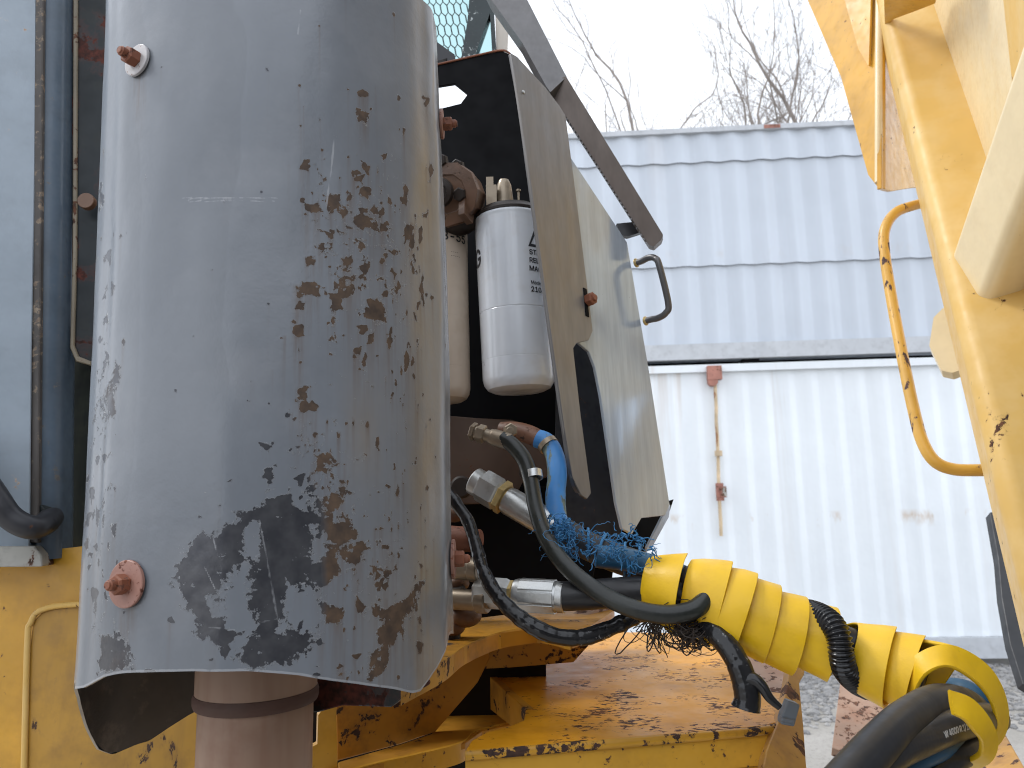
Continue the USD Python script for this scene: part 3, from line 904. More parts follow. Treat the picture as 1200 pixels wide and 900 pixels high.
def angle_for(px, py, lo_=-70, hi_=60):
    ts = np.linspace(lo_, hi_, 400)
    pp = np.array([on_shield(t, py)[0] for t in ts])
    return ts[np.argmin(np.abs(spots(pp)[:, 0] - px))]


for px, py, rw, mw in ((163, 72, .0165, M_['washer_pale']), (151, 684, .0205, M_['washer'])):
    P, n = on_shield(angle_for(px, py), py)
    bolt(sh, P + n * .002, n + [0, 0, .04], rw, .0088, .011, .008, mw)
for py, rw in ((145, .017), (655, .0205)):
    P, n = on_shield(90, py)
    bolt(sh, P + n * .001, n, rw, .0085, .010, .007, M_['washer'])

# --- exhaust pipe inside the shield
C = at(300, 850, .80)
pipe = thing  # keep the name short below
ep = add(mach, 'exhaust_pipe', turned(C - [0, 0, .25], (0, 0, 1), [(0, .050), (0, .0565), (.9, .0565), (.9, .050)], 48), M_['exhaust'], 40, label='pinkish rusty exhaust pipe standing inside the heat shield')
zc = height_for(C[0], C[1] - .057, 833)
add(ep, 'clamp_band', turned([C[0], C[1], zc - .006], (0, 0, 1), [(0, .057), (0, .0605), (.004, .062), (.009, .062), (.013, .0605), (.013, .057)], 48), M_['rust_dark'], 40)
add(ep, 'upper_sleeve', turned([C[0], C[1], zc + .0072], (0, 0, 1), [(0, .0566), (0, .060), (.5, .060), (.5, .0566)], 48), M_['exhaust'], 40)
# bracket that joins the shield to the frame under its lower edge
k = pl3((352, 800, .84), (480, 812, .80), (352, 860, .84))
add(mach, 'shield_bracket', plate(k, [(345, 790), (515, 800), (478, 812), (458, 829), (400, 827), (372, 835), (345, 835)], .012, .003), M_['slate_dark'], 30)

# --- cab side: pale panel, rounded post, trim, dark plate
k = pl3((0, 100, .93), (43, 100, .95), (0, 600, .93))
add(mach, 'cab_panel', plate(k, [(-120, -60), (43, -60), (41, 200), (37, 420), (35, 625), (34, 650), (-120, 650)], .012), M_['panel_blue'], 30, label='pale blue-grey cab panel at the left edge')
k = pl3((0, 100, .949), (60, 100, .949), (0, 600, .949))
add(mach, 'seal_strip', plate(k, [(42, -60), (51, -60), (44, 636), (34, 636)], .03), M_['gasket'], 30)
A, B = at(67, -80, .985), at(57, 655, .985)
add(mach, 'cab_post', prism(A, B, (1, 0, 0), .047, .06, .022, 9), M_['slate'], 40, label='rounded dark blue-grey cab post')
k = pl3((80, 0, .985), (130, 0, .995), (80, 430, .985))
add(mach, 'door_trim', plate(k, [(87, -60), (92, -60), (91, 300), (88, 405), (93, 418), (108, 424), (108, 429), (90, 424), (83, 408), (86, 300)], .006, 0, lift=.004), M_['trim'], 30)
add(mach, 'door_plate', plate(k, [(84, -60), (170, -60), (160, 428), (104, 428), (86, 418), (84, 405)], .006, .002), M_['slate_dark'], 30, label='dark plate with rust, between cab post and heat shield')
k = pl3((80, 400, 1.03), (170, 400, 1.03), (80, 650, 1.03))
add(mach, 'lower_door_plate', plate(k, [(60, 380), (190, 380), (190, 668), (60, 668)], .01), M_['moss'], 30)
k = pl3((0, 640, .925), (90, 640, .945), (0, 660, .925))
add(mach, 'sill_band', plate(k, [(-120, 640), (40, 640), (48, 650), (50, 664), (-120, 666)], .05, .002), M_['pale_band'], 30)
rail = hose([(-60, 500, .90), (-8, 578, .90), (12, 606, .905), (36, 618, .915), (52, 614, .94), (60, 606, .97)], .0145, 50, 18)
add(mach, 'hand_rail', rail, M_['black_gloss'], True, label='black bent hand rail at the left edge')
add(mach, 'rail_socket', disc(at(58, 606, .975), (-.3, -1, -.1), .019, .02, 20), M_['slate_dark'], 30)
add(mach, 'cable_clip', disc(at(104, 238, .975), (.1, -1, 0), .011, .010, 18), M_['cast'], 30)

# --- yellow body under the cab
A, B = at(12, 655, 1.0), at(8, 960, .95)
add(mach, 'body_panel', prism(at(60, 648, 1.035), at(50, 1000, 1.01), (1, 0, 0), .20, .12, .028, 9), M_['yellow'], 40, label='yellow lower body panel with rounded left corner')
k = pl3((40, 700, .955), (190, 700, .965), (40, 900, .93))
cv = add(mach, 'cover_plate', plate(k, [(29, 960), (34, 760), (38, 728), (52, 714), (100, 708), (240, 705), (240, 960)], .010, .012, bev=.002), M_['yellow_dull'], 30, label='yellow cover plate with rounded corner, scratched and worn')
rim = spline([k.at(*p, lift=.002) for p in [(28, 960), (33, 760), (37, 730), (52, 714), (100, 708), (240, 704)]], 60)
add(cv, 'plate_rim', tube(rim, .0036, 10), M_['yellow_pale'], True)

# ------------------------------------------------------------------ filter guard
k = pl3((500, 80, 1.22), (640, 80, 1.22), (500, 600, 1.22))
back = plate(k, [(440, 88), (508, 77), (588, 59), (599, 64), (640, 120), (655, 170), (690, 300), (724, 540), (738, 600), (722, 640), (716, 690), (640, 700), (440, 720)], .006, .002,
             holes=[([(470, 112), (508, 102), (533, 98), (548, 110), (540, 121), (508, 129), (470, 134)], .001)])
gb = add(mach, 'guard_back', back, M_['black'], 30, label='black inside of the filter guard with a slotted hole near its top')
edge = spline([k.at(*p, lift=.001) for p in [(440, 92), (508, 77), (560, 65), (586, 59.5), (596, 62), (604, 70)]], 40)
add(gb, 'rusty_edge', tube(edge, .0019, 8), M_['rust'], True)
k2 = pl3((598, 62, .965), (655, 130, 1.03), (672, 575, .965))
fs = plate(k2, [(599, 62), (606, 66), (640, 103), (656, 124), (663, 135), (676, 235), (695, 388), (690, 399), (676, 402), (672, 408), (680, 480), (693, 578), (688, 585), (681, 580), (671, 560), (661, 500), (640, 350), (622, 215)], .0035, .0015, bev=.0008)
fl_ = add(mach, 'guard_flange', fs, M_['strip'], 30, label='narrow brownish steel flange of the filter guard, notched and running out in a tongue')
edge_pts = [(599, 62), (609, 120), (622, 215), (640, 350), (661, 500), (671, 560), (678, 577)]
wl = []
A3 = np.array([k2.at(*p) for p in edge_pts])
ev = spline(A3, 60)
inw = np.array([-.62, .78, 0.0])
v, f = strip_between(ev, ev + inw * .0065)
v2, f2 = strip_between(ev + k2.x * .002, ev + inw * .0065 + k2.x * .002)
add(fl_, 'flange_edge', join(trimesh.Trimesh(v, f, process=False), trimesh.Trimesh(v2, f2, process=False)), M_['bar'], 40)
# slotted hole and bolt
P = k2.at(688, 352)
add(fl_, 'slot', plate(k2, [(683, 337), (687, 339), (690, 372), (686, 370)], .0012, .0006, lift=.0014), M_['black'], 30)
bolt_n = k2.n + [-.15, -.2, 0]
add(fl_, 'bolt', join(hexa(P + k2.n * .0015, k2.n + [.1, -.1, 0], .0095, .011), disc(P + k2.n * .012, k2.n + [.1, -.1, 0], .0048, .004, 12)), M_['rust'], 30)
add(fl_, 'small_screw', disc(k2.at(613, 108), k2.n, .0026, .002, 12), M_['zinc'], 30)

k3 = pl3((680, 300, 1.045), (760, 300, 1.16), (700, 560, 1.045))
sp_ = plate(k3, [(660, 172), (668, 183), (735, 284), (760, 430), (785, 592), (780, 604), (752, 607), (741, 626), (729, 620), (722, 590), (712, 520), (704, 465), (697, 430), (690, 412), (677, 401), (670, 396), (662, 300)], .004, .002, bev=.0008)
gp = add(mach, 'guard_side', sp_, M_['sheet'], 30, label='pale bare-steel side plate of the filter guard, smeared and reflecting its handle')
lip = plate(pl3((785, 590, 1.19), (755, 645, 1.15), (785, 600, 1.21)), [(780, 598), (786, 592), (784, 606), (764, 642), (757, 648), (758, 642)], .003, 0)
add(gp, 'folded_lip', lip, M_['sheet'], 30)
k4 = pl3((740, 610, 1.20), (785, 610, 1.24), (750, 640, 1.20))
add(gp, 'dark_gusset', plate(k4, [(720, 640), (735, 600), (790, 585), (783, 606), (760, 644), (735, 662)], .004), M_['black'], 30)
# dark inner plate seen between tongue and side plate
k5 = pl3((670, 400, 1.13), (730, 400, 1.17), (690, 600, 1.13))
add(gb, 'inner_plate', plate(k5, [(655, 330), (700, 380), (716, 500), (738, 610), (716, 640), (650, 620)], .004, .002), M_['black_gloss'], 30)
a, b = k3.at(746, 308), k3.at(757, 376)
nn = k3.n
hp = [a, a + nn * .010, a + nn * .024 + [0, 0, .0015], a + nn * .036 - [0, 0, .003], a + nn * .043 - [0, 0, .016], b + nn * .044 + [0, 0, .018], b + nn * .038 + [0, 0, .004], b + nn * .024 - [0, 0, .0005], b + nn * .010, b]
add(gp, 'grab_handle', tube(spline(hp, 80), .0052, 14), M_['bar'], True)
for c in (a, b):
    add(gp, 'handle_weld', disc(c - nn * .001, nn, .0075, .004, 16, .003), M_['brass'], 40)

# --- bracket above, sloping bar, mesh window
k = pl3((508, 60, 1.26), (540, 60, 1.26), (508, 90, 1.26))
add(mach, 'hood_bracket', plate(k, [(480, 50), (512, 49), (533, 64), (536, 84), (526, 84), (524, 68), (510, 72), (480, 76)], .02, .001), M_['black_gloss'], 30)
k = pl3((600, 20, 1.20), (660, 90, 1.12), (575, 20, 1.20))
ub = add(mach, 'upper_bar', plate(k, [(556, -40), (596, -40), (618, 0), (664, 90), (645, 108), (640, 101), (612, 50), (576, 0)], .02, .001, bev=.003), M_['bar'], 30, label='dark grey upper length of the sloping steel bar')
k = pl3((655, 100, 1.12), (770, 280, 1.10), (700, 220, 1.115))
lb = add(mach, 'sloping_bar', plate(k, [(663, 89), (777, 275), (775, 281), (766, 289), (760, 287), (700, 193), (644, 107), (646, 98)], .022, .002, bev=.003), M_['bar_brown'], 30, label='brown lower length of the sloping steel bar, toothed along its edge')
teeth = []
for u_ in np.linspace(0.10, .97, 34):
    p = np.array([645, 108]) * (1 - u_) + np.array([760, 287]) * u_
    c = k.at(p[0] + .3, p[1])
    teeth.append(hexa(c - k.n * .004, k.n + [-.4, 0, .0], .0016, .006))
add(lb, 'grip_teeth', join(teeth), M_['bar'], 20)
k = pl3((724, 262, 1.13), (750, 262, 1.13), (724, 280, 1.13))
add(lb, 'bar_bracket', plate(k, [(722, 262), (742, 260), (752, 272), (736, 277), (729, 276)], .012, .001), M_['black_gloss'], 30)
k = pl3((510, 0, 1.45), (600, 0, 1.45), (510, 100, 1.45))
wd = add(mach, 'cab_window', plate(k, [(440, -60), (574, -60), (580, 66), (570, 70), (440, 140)], .004), M_['glass'], 30, label='small tinted window above the filter guard')
add(wd, 'window_frame', join(plate(k, [(556, -60), (584, -60), (577, 12), (556, 72), (538, 90), (548, 30)], .03, .001, lift=.012), plate(k, [(574, 14), (579, 12), (582, 66), (577, 66)], .03, lift=.013)), M_['glass_frame'], 30)
add(wd, 'pale_post', plate(k, [(580, 5), (596, 30), (594, 72), (582, 72)], .03, .001, lift=.008), M_['pale_post'], 30)
mesh_parts = []
w_, h_ = .0145, .034
o = k.at(470, -30)
for i in range(-2, 14):
    for j in range(-2, 12):
        c = o + np.array([i * w_ + (w_ / 2 if j % 2 else 0), .012, -j * h_ * .75])
        top, rt, lf_, rb = np.array([0, 0, h_ / 2]), np.array([w_ / 2, 0, h_ / 4]), np.array([-w_ / 2, 0, h_ / 4]), np.array([w_ / 2, 0, -h_ / 4])
        for q_ in ((lf_, top, rt), (rt, rb)):
            q_ = [c + x + np.array([(c + x - o)[2] * -.16, 0, 0]) for x in q_]
            if all(440 < sx_[0] < 550 and sx_[1] < 75 for sx_ in spots(np.array(q_))):
                mesh_parts.append(tube(np.array(q_), .0015, 4))
add(wd, 'wire_mesh', join(mesh_parts), M_['glass_frame'], 20)

# --- filters
def canister(name, top, bottom, rad, mat, label, seam=.55):
    ax = np.array(bottom) - np.array(top); L = np.linalg.norm(ax); ax /= L
    s = rad
    prof = [(-.002, 0), (-.002, s * .9), (.0, s * .97), (.003, s), (.006, s), (.008, s * .985), (L * seam, s * .985), (L * seam + .001, s * .975), (L * seam + .002, s * .985),
            (L * .82, s * .985), (L * .82 + .001, s * .978), (L * .82 + .002, s * .985), (L - .020, s * .985), (L - .012, s * .95), (L - .005, s * .86), (L - .001, s * .70), (L, s * .45), (L, 0)]
    return add(mach, name, turned(top, ax, prof, 64), mat, 25, label=label), ax


def wrap_text(text, h, top, ax, rad, px, drop, depth=.0004, bold=False, turn=0.0):
    """Lettering bent round a canister: starts at the column seen at px, 'drop' metres below its top."""
    m = meshkit.text_mesh(text, h, depth, bold)
    m = m.subdivide_to_size(.004) if len(m.faces) < 4000 else m
    v = np.array(m.vertices)
    if turn:
        c, s = math.cos(turn), math.sin(turn)
        v[:, :2] = np.column_stack([v[:, 0] * c - v[:, 1] * s, v[:, 0] * s + v[:, 1] * c])
    top = np.array(top); a = np.array(ax)
    E = np.cross([0, 1.0, 0], a); E = np.array([1.0, 0, 0]) - a * a[0]; E /= np.linalg.norm(E)
    F = np.cross(a, E)
    if F @ (EYE - top) < 0:
        F = -F
    ts = np.linspace(-1.55, 1.55, 600)
    pos = top + a * drop + rad * (np.sin(ts)[:, None] * E + np.cos(ts)[:, None] * F)
    t0 = ts[np.argmin(np.abs(spots(pos)[:, 0] - px))]
    t = t0 + v[:, 0] / rad
    R = rad + v[:, 2]
    w = top + np.outer(drop - v[:, 1], a) + R[:, None] * (np.sin(t)[:, None] * E + np.cos(t)[:, None] * F)
    return trimesh.Trimesh(w, m.faces, process=False)


tw, bw = at(597, 258, 1.085), at(609, 460, 1.085)
fw, axw = canister('oil_filter', tw, bw, .0545, M_['filter_white'], 'white spin-on filter with black lettering')
RW = .0545 * .985
letters = [('STRENGTH', .0075, 620, .072), ('RELIABILITY', .0075, 620, .0845), ('MACHINERY', .0075, 620, .097)]
add(fw, 'lettering', join([wrap_text(t_, h_, tw, axw, RW, x_, d_, bold=True) for t_, h_, x_, d_ in letters] + [wrap_text('Made in', .0052, 622, tw_ := .117 if False else .117) if False else wrap_text('Made in', .0052, tw, axw, RW, 622, .117), wrap_text('21046', .0075, tw, axw, RW, 622, .1285, bold=True),
                          wrap_text('G', .026, tw, axw, RW, 549, .078, bold=True)]), M_['ink'], False)
# triangular emblem above the lettering, an outline
tri = Polygon([(0, 0), (.012, .026), (.03, .026), (.03, 0)]).difference(Polygon([(.005, .004), (.0145, .022), (.026, .022), (.026, .004)]))
tm = trimesh.creation.extrude_polygon(tri, .0004, engine='earcut')


def wrap_shape(m, top, ax, rad, px, drop):
    old = meshkit.text_mesh
    meshkit.text_mesh = lambda *a, **k_: m
    try:
        return wrap_text('', 1, top, ax, rad, px, drop)
    finally:
        meshkit.text_mesh = old


add(fw, 'emblem', wrap_shape(tm, tw, axw, RW, 619, .060), M_['ink'], False)
tcn, bcn = at(514, 262, 1.115), at(517, 472, 1.115)
fc, axc = canister('fuel_filter', tcn, bcn, .0455, M_['filter_cream'], 'cream filter half hidden behind the heat shield')
RC = .0455 * .985
add(fc, 'lettering', wrap_text('8-55', .013, tcn, axc, RC, 517, .042, bold=True), M_['ink'], False)
add(fc, 'fine_print', join(wrap_text('----', .004, tcn, axc, RC, 528, .062), wrap_text('-----', .004, tcn, axc, RC, 528, .068)), M_['ink'], False)
# filter heads
up_w = -axw
hd = [turned(tw + up_w * .0005, up_w, [(0, 0), (0, .0535), (.004, .0535), (.010, .046), (.014, .044), (.014, 0)], 48),
      turned(tw + up_w * .013, up_w, [(0, 0), (0, .040), (.05, .034), (.06, .028), (.06, 0)], 36)]
hdp = add(mach, 'filter_head', join(hd[0]), M_['cast_dark'], 30, label='dark cast head above the white filter')
add(hdp, 'tapered_post', turned(at(592, 250, 1.088), (-.02, 0.02, 1), [(-.012, 0), (-.012, .0150), (.02, .0140), (.045, .0115), (.054, .008), (.057, 0)], 24), M_['zinc_tan'], 40)
q_ = trimesh.creation.box([.016, .016, .036]); q_.apply_translation(at(576, 232, 1.075))
q3 = trimesh.creation.box([.011, .011, .014]); q3.apply_translation(at(574, 214, 1.075))
add(hdp, 'square_boss', join(q_, q3), M_['zinc_tan'], 30)
add(hdp, 'thin_post', turned(at(608, 246, 1.09), (0, 0, 1), [(-.01, 0), (-.01, .002), (.03, .002), (.03, .004), (.033, .004), (.033, 0)], 12), M_['zinc_tan'], 30)
# brown housing left of it: a bolted flange on a casting
fc_c, fn = at(526, 228, 1.05), np.array([-.35, -1, -.25]); fn /= np.linalg.norm(fn)
hs = add(mach, 'filter_housing', join(turned(fc_c - fn * .002, fn, [(-.05, 0), (-.05, .040), (-.014, .046), (0, .049), (.006, .0475), (.008, .03), (.006, .028), (.006, 0)], 11)), M_['cast'], 28, label='rusty brown bolted filter housing')
add(hs, 'centre_boss', turned(at(516, 226, 1.04), fn, [(0, 0), (0, .022), (.008, .021), (.010, .014), (.006, .012), (.006, 0)], 24), M_['cast_dark'], 30)
for px, py in ((538, 196), (541, 229), (519, 189)):
    c = at(px, py, 1.045)
    add(hs, 'bolt_head', join(hexa(c, fn, .0105, .012)), M_['cast_dark'], 25)
blk = trimesh.creation.icosphere(3, .03); blk.vertices *= [1.15, .9, .8]; blk.apply_translation(at(535, 258, 1.08))
add(hs, 'neck', blk, M_['cast_dark'], True)
wing = plate(pl3((548, 205, 1.05), (562, 230, 1.08), (552, 250, 1.05)), [(546, 196), (552, 204), (558, 240), (554, 262), (544, 250)], .01, .001)
add(hs, 'side_web', wing, M_['cast'], 25)
add(hs, 'seat_ring', turned(tcn - axc * .001, -axc, [(0, 0), (0, .046), (.006, .047), (.012, .040), (.012, 0)], 40), M_['cast_dark'], 30)

# ------------------------------------------------------------------ hydraulic block and fittings
k = pl3((520, 490, 1.08), (640, 500, 1.10), (520, 590, 1.08))
mb = add(mach, 'port_plate', plate(k, [(440, 488), (525, 487), (560, 490), (600, 492), (640, 506), (650, 545), (640, 560), (614, 562), (600, 590), (545, 591), (530, 586), (440, 586)], .012, .002), M_['plate_brown'], 30, label='brown port plate with hose fittings')
k = pl3((520, 600, 1.12), (640, 600, 1.12), (520, 720, 1.12))
add(mach, 'dark_bulkhead', plate(k, [(440, 570), (640, 570), (700, 650), (690, 708), (440, 740)], .006), M_['black'], 30)


def coupling(parent, pts, spec, mat):
    """Pieces along a line of two photograph points: (start, end, radius, sides)."""
    A, B = at(*pts[0]), at(*pts[1])
    ax = (B - A); L = np.linalg.norm(ax); ax = ax / L
    out = []
    for s, e, r, n in spec:
        out.append(hexa(A + ax * L * s, ax, r, L * (e - s)) if n == 6 else turned(A + ax * L * s, ax, [(0, 0), (0, r * .94), (L * (e - s) * .08, r), (L * (e - s) * .9, r), (L * (e - s), r * .92), (L * (e - s), 0)], n))
    return join(out)


add(mb, 'hose_fitting', coupling(mb, ((548, 504, .985), (598, 518, .965)), [(.10, .20, .0125, 6), (.20, .25, .0095, 20), (.25, .42, .0125, 6), (.40, .56, .0085, 20), (.54, .60, .0105, 20), (.58, 1.0, .0112, 22)], 0), M_['zinc_tan'], 28)
add(mb, 'hose_fitting', coupling(mb, ((555, 563, 1.0), (650, 618, .96)), [(0, .12, .0185, 20), (.10, .34, .0225, 6), (.42, 1.0, .0185, 26)], 0), M_['zinc'], 28)
add(mb, 'yellow_lock_ring', coupling(mb, ((555, 563, 1.0), (650, 618, .96)), [(.335, .41, .0228, 6), (.40, .46, .0165, 20)], 0), M_['brass'], 28)
add(mb, 'blue_hose_elbow', hose([(588, 505, 1.03), (604, 505, 1.02), (620, 509, 1.01), (634, 516, 1.0)], [.0095, .012, .0135, .0135, .0125] and .0128, 24, 18), M_['elbow'], True)
add(mb, 'port_plug', join(hexa(at(597, 505, 1.0), (.2, -1, 0), .010, .012), disc(at(597, 505, .985), (.2, -1, 0), .005, .006)), M_['zinc_tan'], 28)
for px, py, r in ((541, 571, .016), (618, 554, .012)):
    add(mb, 'port_cap', disc(at(px, py, 1.06), (0, -1, 0), r, .012, 20, .003), M_['cast_dark'], 30)
fr_ = add(mach, 'fitting_stack', join(hexa(at(528, 700, .98), (1, -.25, .05), .016, .02), turned(at(528, 640, .99), (0, 0, -1), [(0, 0), (0, .012), (.13, .012), (.13, 0)], 16)), M_['cast_dark'], 28, label='stack of pipe fittings beside the heat shield')
add(fr_, 'rusty_union', coupling(fr_, ((522, 630, .965), (562, 633, .945)), [(0, .86, .0155, 24), (.86, 1.0, .0135, 20)], 0), M_['rust'], 28)
add(fr_, 'tan_union', coupling(fr_, ((522, 665, .95), (563, 668, .93)), [(0, .74, .0135, 24), (.74, 1.0, .0150, 24)], 0), M_['zinc_tan'], 28)
add(fr_, 'tan_union', coupling(fr_, ((528, 702, .94), (572, 704, .92)), [(0, .72, .0125, 24), (.72, 1.0, .0150, 24)], 0), M_['zinc_tan'], 28)
for px, py, r in ((532, 602, .014), (536, 684, .013), (545, 722, .018), (530, 735, .014)):
    s_ = trimesh.creation.icosphere(2, r); s_.vertices *= [1.2, 1, .8]; s_.apply_translation(at(px, py, .985))
    add(fr_, 'rusty_boss', s_, M_['cast'], True)
lf = ((556, 694, .93), (662, 700, .895))
add(fr_, 'hex_union', coupling(fr_, lf, [(.02, .42, .0185, 6)], 0), M_['zinc'], 28)
add(fr_, 'lock_ring', coupling(fr_, lf, [(.40, .445, .0165, 6), (.44, .5, .014, 20)], 0), M_['brass'], 28)
fer = coupling(fr_, lf, [(.46, .93, .0188, 30), (.92, 1.0, .0180, 30)], 0)
A, B = at(*lf[0]), at(*lf[1]); ax = (B - A) / np.linalg.norm(B - A); L = np.linalg.norm(B - A)
U = np.cross(ax, [0, 0, 1]); U /= np.linalg.norm(U); V = np.cross(ax, U)
ribs = []
for a_ in np.linspace(0, 2 * np.pi, 9)[:-1]:
    d = U * math.cos(a_) + V * math.sin(a_)
    ribs.append(prism(A + ax * L * .53 + d * .0178, A + ax * L * .90 + d * .0178, np.cross(ax, d), .0125, .003, .0012, 2))
add(fr_, 'crimp_ferrule', join(fer, ribs), M_['zinc'], 25)

# ------------------------------------------------------------------ yellow deck and frame
D = level(740, 866, .86)
front = [(545, 880), (640, 872), (740, 864), (860, 854), (898, 850)]
deck = plate(D, front + [(912, 846), (920, 832), (930, 792), (905, 770), (860, 752), (800, 742), (700, 740), (640, 744), (585, 756), (560, 784), (598, 806), (616, 830), (614, 844), (600, 850), (570, 858), (552, 868)], .010, .004)
dk = add(mach, 'deck_plate', deck, M_['yellow_deck'], 30, label='rust-speckled yellow deck plate under the hoses')
fr3 = np.array([D.at(*p) for p in front + [(912, 847)]])
F3 = spline(fr3, 40)
out_ = np.array([0, -1.0, 0])
v, f = strip_between(F3 + [0, 0.001, -.0105], F3 + [0, .001, -.042])
v2, f2 = strip_between(F3 + [0, .012, -.0105], F3 + [0, .012, -.042])
v3, f3 = strip_between(F3 + [0, .001, -.042], F3 + [0, .012, -.042])
add(mach, 'deck_skirt', join(trimesh.Trimesh(v, f, process=False), trimesh.Trimesh(v2, f2[:, ::-1], process=False), trimesh.Trimesh(v3, f3, process=False)), M_['yellow_pale'] if False else M_['yellow'], 40, label='yellow front edge of the deck')
v, f = strip_between(F3 + [0, 0.0, -.0425], F3 + [-.004, .02, -.0425])
v2, f2 = strip_between(F3 + [-.004, .02, -.0425], F3 + [-.004, .02, -.16])
add(mach, 'lower_skirt', join(trimesh.Trimesh(v, f, process=False), trimesh.Trimesh(v2, f2, process=False)), M_['yellow'], 40)
add(dk, 'rusty_edge', tube(F3 + [0, .0005, -.0052], .0052, 10), M_['yellow_worn'], True)
# bolt on the deck
bc = D.at(882, 780)
bb = add(dk, 'deck_bolt', join(disc(bc, (0, 0, 1), .026, .012, 28, .002), hexa(bc + [0, 0, .011], (0, 0, 1), .019, .014), turned(bc + [0, 0, .022], (0, 0, 1), [(0, 0), (0, .016), (.006, .024), (.010, .024), (.010, .010), (.004, .008), (.004, 0)], 26)), M_['rust'], 28)
# gusset across the notch
A1, A2 = D.at(562, 783), D.at(616, 832)
gz = np.array([0, 0, .001])
gd = A2 - A1; gn = np.cross(gd, [0, 0, 1]); gn /= np.linalg.norm(gn)
pg = Plane(A1, A2, A1 - [0, 0, .1])
gus = extrude(pg, Polygon(pg.flat([A1 + gz, A2 + gz, A2 - [0, 0, .034], A1 - [0, 0, .05]])), .010, .001)
add(mach, 'notch_wall', gus, M_['yellow_dirty'], 30)
# upper plate with flaking rim
D2 = level(585, 745, 1.0)
upt = [(470, 800), (520, 775), (545, 757), (585, 741), (630, 735), (668, 742), (690, 735), (720, 716), (716, 700), (640, 702), (560, 708), (470, 720)]
UT = plate(D2, upt, .020, .004)
add(mach, 'upper_plate', UT, M_['yellow_dirty'], 30, label='grimy yellow plate under the fittings')
rimc = spline([D2.at(*p) for p in upt[:6]], 60)
v, f = strip_between(rimc + [0, -.0015, .0005], rimc + [0, -.0015, -.021])
v2, f2 = strip_between(rimc + [0, -.0015, .0005], rimc + [0, .003, .0005])
add(mach, 'flaking_rim', join(trimesh.Trimesh(v, f, process=False), trimesh.Trimesh(v2, f2, process=False)), M_['yellow_worn'], 40, label='yellow rim with flaking paint and black rust')
# rusty post under it and a diagonal tan strip at its right
k = pl3((600, 750, 1.14), (700, 750, 1.14), (600, 790, 1.14))
add(mach, 'rusty_web', plate(k, [(560, 752), (600, 742), (668, 744), (690, 756), (672, 776), (600, 782), (560, 784)], .01, .001), M_['yellow_worn'], 30)
k = pl3((660, 740, 1.15), (700, 716, 1.2), (660, 750, 1.15))
add(mach, 'tan_strut', prism(at(652, 742, 1.12), at(722, 700, 1.25), (0, 0, 1), .014, .03, .002, 2), M_['rusty_tan'], 30)
# left: channel under the shield
k = pl3((393, 830, 1.02), (560, 790, 1.10), (393, 890, 1.02))
add(mach, 'frame_side', plate(k, [(393, 800), (560, 740), (575, 770), (560, 800), (510, 858), (470, 872), (395, 892)], .012, .001), M_['yellow_dirty'], 30, label='dark yellow frame side below the heat shield')
k = pl3((360, 830, .985), (396, 830, 1.0), (360, 900, .985))
add(mach, 'frame_end', plate(k, [(373, 838), (380, 828), (394, 824), (397, 960), (362, 960), (364, 876), (372, 872)], .012, .001), M_['yellow'], 30)
D3 = level(420, 893, .97)
lt = [(397, 900), (440, 890), (500, 872), (556, 850), (590, 836), (604, 832), (614, 846), (590, 851), (560, 858), (545, 870), (520, 880), (470, 891), (420, 902), (398, 910)]
add(mach, 'frame_ledge', plate(D3, [(396, 893), (470, 872), (505, 860), (560, 800), (600, 812), (616, 845), (565, 856), (545, 870), (470, 888), (398, 906)], .008, .002), M_['yellow_dirty'], 30)
lip3 = spline([D3.at(*p) for p in [(396, 907), (440, 895), (490, 884), (540, 871), (556, 858), (586, 850), (612, 844)]], 50)
v, f = strip_between(lip3 + [0, -.001, .0006], lip3 + [0, -.001, -.024])
v2, f2 = strip_between(lip3 + [0, -.001, .0006], lip3 + [0, .006, .0006])
add(mach, 'ledge_lip', join(trimesh.Trimesh(v, f, process=False), trimesh.Trimesh(v2, f2, process=False)), M_['yellow_worn'] if False else M_['yellow'], 40)
k = pl3((360, 900, .99), (560, 880, .99), (360, 960, .99))
add(mach, 'lower_web', plate(k, [(380, 905), (450, 898), (480, 892), (484, 960), (380, 960)], .01, .001), M_['yellow_dirty'], 30)
k = pl3((180, 880, 1.05), (240, 880, 1.05), (180, 930, 1.05))
add(mach, 'inner_upright', plate(k, [(180, 800), (262, 800), (262, 960), (180, 960)], .02), M_['yellow_dirty'], 30)
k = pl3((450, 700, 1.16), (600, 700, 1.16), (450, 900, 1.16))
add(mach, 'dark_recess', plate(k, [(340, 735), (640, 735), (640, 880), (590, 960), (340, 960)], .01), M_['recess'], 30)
# right-hand post of the deck
k = pl3((905, 860, .885), (940, 860, .91), (915, 780, .985))
add(mach, 'corner_post', plate(k, [(884, 960), (898, 880), (910, 850), (922, 805), (926, 778), (944, 772), (943, 790), (937, 800), (942, 850), (950, 960)], .012, .002), M_['yellow_rust'], 30, label='rusty corner post at the right end of the deck')
D4 = level(900, 800, 1.0)
k = pl3((880, 770, 1.17), (925, 772, 1.15), (905, 845, .96))
add(mach, 'slanted_plate', plate(k, [(872, 762), (926, 764), (928, 778), (921, 806), (912, 842), (902, 838), (892, 800)], .008, .001), M_['rusty_tan'], 30)
# grey taped tag end
g_ = k2
k = pl3((918, 822, .87), (938, 826, .87), (918, 850, .87))
add(mach, 'grey_tag', join(plate(k, [(924, 821), (938, 826), (931, 852), (915, 849), (917, 838)], .012, .002), plate(k, [(916, 840), (931, 843), (930, 848), (915, 845)], .013, 0, lift=.002)), M_['grey_tape'], 30)

